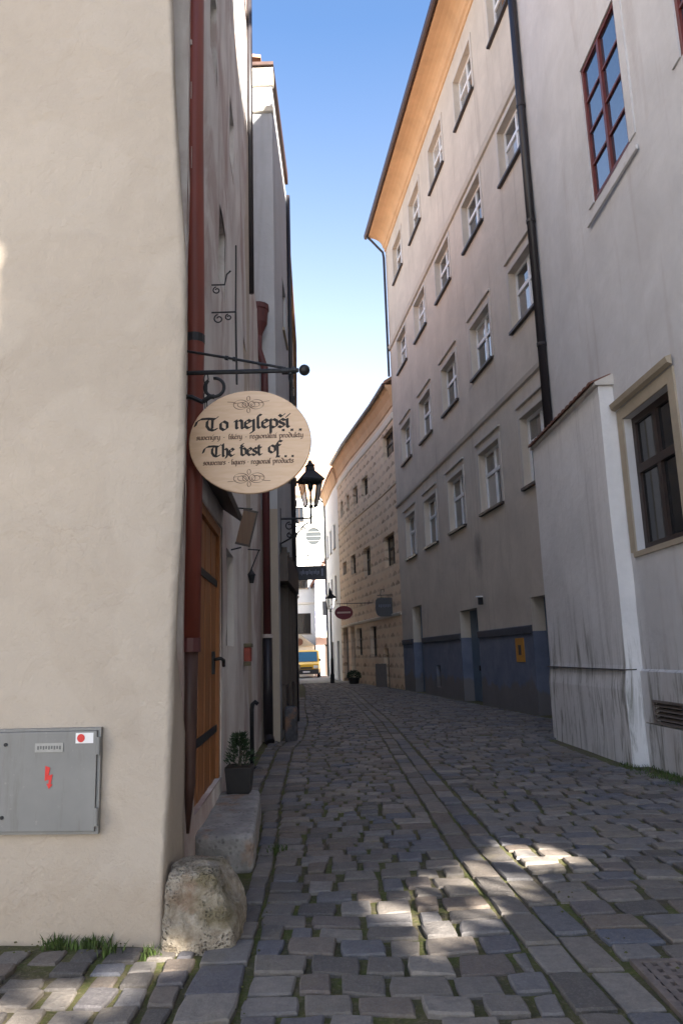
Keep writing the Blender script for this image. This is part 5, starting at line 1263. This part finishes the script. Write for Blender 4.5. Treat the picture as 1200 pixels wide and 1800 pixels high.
# things at the foot of the sgraffito house
pb = thing('dark_planter', 'dark green shrub in a low tub at the foot of the sgraffito house', 'plant', (0.55, 43.0, 0))
MB().lathe((0.42, 43.0, 0.03), [(.26, 0), (.34, .32), (.36, .34), (.3, .34)], 12).build('tub', 'pot', pb)
sm_ = MB(); rr = random.Random(5)
for i in range(500):
    th_, ph = rr.uniform(0, 6.28), math.acos(rr.uniform(-0.2, 1)); r0 = rr.uniform(.5, 1) ** .5
    c = Vector((0.42 + .42 * r0 * math.sin(ph) * math.cos(th_), 43 + .42 * r0 * math.sin(ph) * math.sin(th_), .42 + .38 * r0 * math.cos(ph)))
    d = Vector((rr.uniform(-1, 1), rr.uniform(-1, 1), rr.uniform(-.3, 1))).normalized(); s = d.cross(Vector((0.3, 0.5, 0.8))).normalized()
    sm_.add([c - s * .03, c + d * .05, c + s * .03, c - d * .05], [(0, 1, 2, 3)])
sm_.build('foliage', 'leaf', pb)
bb = thing('menu_board', 'dark folding menu board standing before the sgraffito house', 'board', (1.75, 37.6, 0))
for sg_, ny_ in ((1, 0), (-1, 0.45)):
    MB().hexa([Vector(v) for v in ((1.45, 37.4 + ny_, 0.03), (2.0, 37.4 + ny_, 0.03), (2.0, 37.44 + ny_, 0.03), (1.45, 37.44 + ny_, 0.03), (1.45, 37.61, 1.15), (2.0, 37.61, 1.15), (2.0, 37.65, 1.15), (1.45, 37.65, 1.15))]).build('panel', 'dark_wood', bb)

# ================================================================== drain grate, tufts of grass, debris stones
gr = thing('drain_grate', 'rusty cast-iron drain grate sunk among the cobbles at the lower right', 'drain', (1.72, 3.7, 0))
x0, x1, y0, y1 = GRATE
MB().box(x0 + .02, x1 - .02, y0 + .02, y1 - .02, 0.009, 0.012).build('pit', 'void', gr)
fg = MB(); fg.box(x0, x0 + .04, y0, y1, .008, .034); fg.box(x1 - .04, x1, y0, y1, .008, .034); fg.box(x0 + .04, x1 - .04, y0, y0 + .04, .008, .033); fg.box(x0 + .04, x1 - .04, y1 - .04, y1, .008, .033); fg.build('frame', 'steel', gr)
nb_ = 9
for i in range(nb_): 
    x = x0 + .04 + (x1 - x0 - .08) * (i + .5) / nb_; MB().box(x - .018, x + .018, y0 + .04, y1 - .04, .010, .030).build('bar', 'steel', gr)
cb_ = MB()
for j in range(10):
    y = y0 + .06 + (y1 - y0 - .12) * (j + .5) / 10; cb_.box(x0 + .04, x1 - .04, y - .017, y + .017, .010, .028)
cb_.build('cross_bars', 'steel', gr)

def grass(name, label, spots, seed, hmax):
    rg = random.Random(seed); gm = MB()
    for (x, y, sx, sy, n_) in spots:
        for i in range(n_):
            c = Vector((x + rg.gauss(0, sx), y + rg.gauss(0, sy), 0.012)); a = rg.uniform(0, 6.28); h = hmax * rg.uniform(.35, 1); w = rg.uniform(.003, .007)
            s = Vector((math.cos(a), math.sin(a), 0)); ln = Vector((rg.uniform(-.6, .6), rg.uniform(-.6, .6), 0)) * h
            m1 = c + ln * .3 + Vector((0, 0, h * .6)); tpp = c + ln + Vector((0, 0, h))
            gm.add([c - s * w, c + s * w, m1 + s * w * .8, m1 - s * w * .8, tpp], [(0, 1, 2, 3), (3, 2, 4)])
    o = gm.build(name, 'grass'); tag(o, label, 'grass', kind='stuff'); return o
grass('grass', 'green grass tufts along the foot of the cream house wall', [(-1.70, 4.60, .04, .025, 110), (-1.50, 4.58, .06, .02, 110), (-1.34, 4.47, .03, .02, 40), (-1.12, 4.40, .03, .02, 40), (-0.60, 6.55, .05, .06, 60)], 4, 0.085)
grass('grass', 'grass and moss strip along the foot of the pale house wall', [(3.78 + rs.uniform(-.08, .06), 9.0 + i * 0.13, .06, .10, 28) for i in range(14)] + [(4.0, 8.2 + i * .2, .06, .1, 34) for i in range(11)], 9, 0.06)
gsm = MB(); rg = random.Random(21)
for i in range(150):
    zone = rg.random()
    if zone < .5: x, y = rg.uniform(-3, -1.1), rg.uniform(4.42, 4.60) + 0.0
    elif zone < .8: x, y = rg.uniform(1.25, 1.6), rg.uniform(3.9, 5.3)
    else: x, y = rg.uniform(-.62, -.5), rg.uniform(3.5, 6)
    if zone < .5: y += 0.10 * (-1.07 - x)
    r0 = rg.uniform(.004, .012); c = Vector((x, y, .03))
    P_ = [c + Vector((r0 * rg.uniform(.7, 1.2) * dx, r0 * rg.uniform(.7, 1.2) * dy, r0 * .7 * dz)) for dx, dy, dz in ((1, 0, 0), (0, 1, 0), (-1, 0, 0), (0, -1, 0), (0, 0, 1), (0, 0, -1))]
    gsm.add(P_, [(0, 1, 4), (1, 2, 4), (2, 3, 4), (3, 0, 4), (1, 0, 5), (2, 1, 5), (3, 2, 5), (0, 3, 5)])
tag(gsm.build('gravel', 'joints'), 'loose grit and pebbles scattered in the paving joints', 'gravel', kind='stuff')

# ================================================================== unseen trees added to shade the foreground, crowns carved to shape sun flecks
STREAK = [((.18, 4.98), (.62, 5.62), .10), ((.62, 5.62), (1.20, 6.50), .12), ((.28, 4.38), (.80, 5.02), .10), ((.80, 5.02), (1.25, 5.70), .13), ((1.2, 5.70), (1.72, 6.22), .11), ((1.0, 6.15), (1.45, 6.45), .15),
          ((-1.75, 3.70), (-1.0, 4.36), .17), ((-1.9, 3.4), (-1.4, 3.9), .12)]
def seg_d(p, a, b):
    ax, ay = a; bx_, by_ = b; t = max(0, min(1, ((p[0] - ax) * (bx_ - ax) + (p[1] - ay) * (by_ - ay)) / ((bx_ - ax) ** 2 + (by_ - ay) ** 2)))
    return math.hypot(p[0] - ax - t * (bx_ - ax), p[1] - ay - t * (by_ - ay))
rt = random.Random(17)
TREES = [((8.6, -0.9), 4.2, 21.5, 'unseen tree added for shade and sun flecks, nearest the pale house'), ((9.0, -6.2), 4.6, 21.0, 'middle one of three unseen trees added for shade and sun flecks'), ((9.4, -11.8), 4.8, 20.5, 'unseen tree added for shade and sun flecks, furthest from the pale house')]
for (tx, ty), rad, top, lab in TREES:
    tr = thing('shade_tree', lab, 'tree', (tx, ty, 0), 'unseen trees added for shade')
    MB().tube([(tx, ty, -.1), (tx + .05, ty, 1.5), (tx, ty + .1, 5), (tx + .1, ty, 11), (tx, ty, top - 2)], [.42, .32, .26, .16, .05], 10).build('trunk', 'bark', tr, smooth=True)
    for k in range(9):
        a = k * 2.4; z = 3 + k * 1.7; ln = rad * (.85 if k < 6 else .55)
        MB().tube([(tx, ty, z), (tx + ln * .5 * math.cos(a), ty + ln * .5 * math.sin(a), z + 1.0), (tx + ln * math.cos(a), ty + ln * math.sin(a), z + 1.6)], [.11, .07, .02], 6).build('limb', 'bark', tr)
    cm = MB(); cnt = 0
    while cnt < 42000:
        z = rt.uniform(1.4, top); f = (z - 1.4) / (top - 1.4); rmax = rad * (0.80 + 0.35 * math.sin(math.pi * min(1, f * 1.05))) * (1 if f < .8 else 1 - (f - .8) * 2.2)
        r0 = rmax * math.sqrt(rt.random()); a = rt.uniform(0, 6.2832); p = Vector((tx + r0 * math.cos(a), ty + r0 * math.sin(a), z))
        if p.x < 4.9: continue
        if p.y > 1.9 and p.x < 11.5: continue
        cnt += 1
        gq = p + SD * (p.z / -SD.z); skip = False
        wob = 0.10 * noise.noise(Vector((gq.x * 4, gq.y * 4, 0.3)))
        for a_, b_, w_ in STREAK:
            if seg_d((gq.x, gq.y), a_, b_) < w_ + wob + 0.13: skip = True; break
        if not skip:
            t_ = (4.68 - p.y) / SD.y; fq = p + SD * t_
            if seg_d((fq.x, fq.z), (-2.46, 4.0), (-2.46, 4.45)) < 0.22: skip = True
        if skip and rt.random() > 0.012: continue
        d = Vector((rt.gauss(0, 1), rt.gauss(0, 1), rt.gauss(0, 1))).normalized(); s = d.cross(Vector((rt.gauss(0, 1), rt.gauss(0, 1), rt.gauss(0, 1)))).normalized(); h_ = rt.uniform(.13, .21)
        cm.add([p - s * h_ * .8, p - d * h_, p + s * h_ * .8, p + d * h_], [(0, 1, 2, 3)])
    cm.build('crown', 'tree_leaf', tr)

# ================================================================== unseen house added behind the viewpoint to bounce sunlight onto the cream front
for nm, lab, path, hh, mat in (('bounce_house', 'unseen pale house added behind the viewpoint to bounce light', [(-13.0, -2.0), (-13.0, -12.9)], 11.0, 'white_far'),):
    w_ = Wall(path); t_ = thing(nm, lab, 'house', (path[0][0], path[0][1], 0))
    oo = [(u, u + 1.1, z, z + 1.7, 0.2) for z in (1.4, 5.0, 8.4) for u in [1.2 + 2.7 * k for k in range(int((w_.L - 2) / 2.7))]]
    mb = w_.mesh(0, hh, oo); w_.body(mb, 7, 0, hh); mb.build('wall', mat, t_)
    w_.roof(7, hh + .1, 2.5, .4).build('roof', 'roof_red', t_)
    for (a, b, c, d, dp_) in oo: place_window(t_, w_, a, c, 0.16, b - a, d - c, WC, 'square', cols=2, fmat='brown_paint', gmat='glass_dark', sill=0.06)
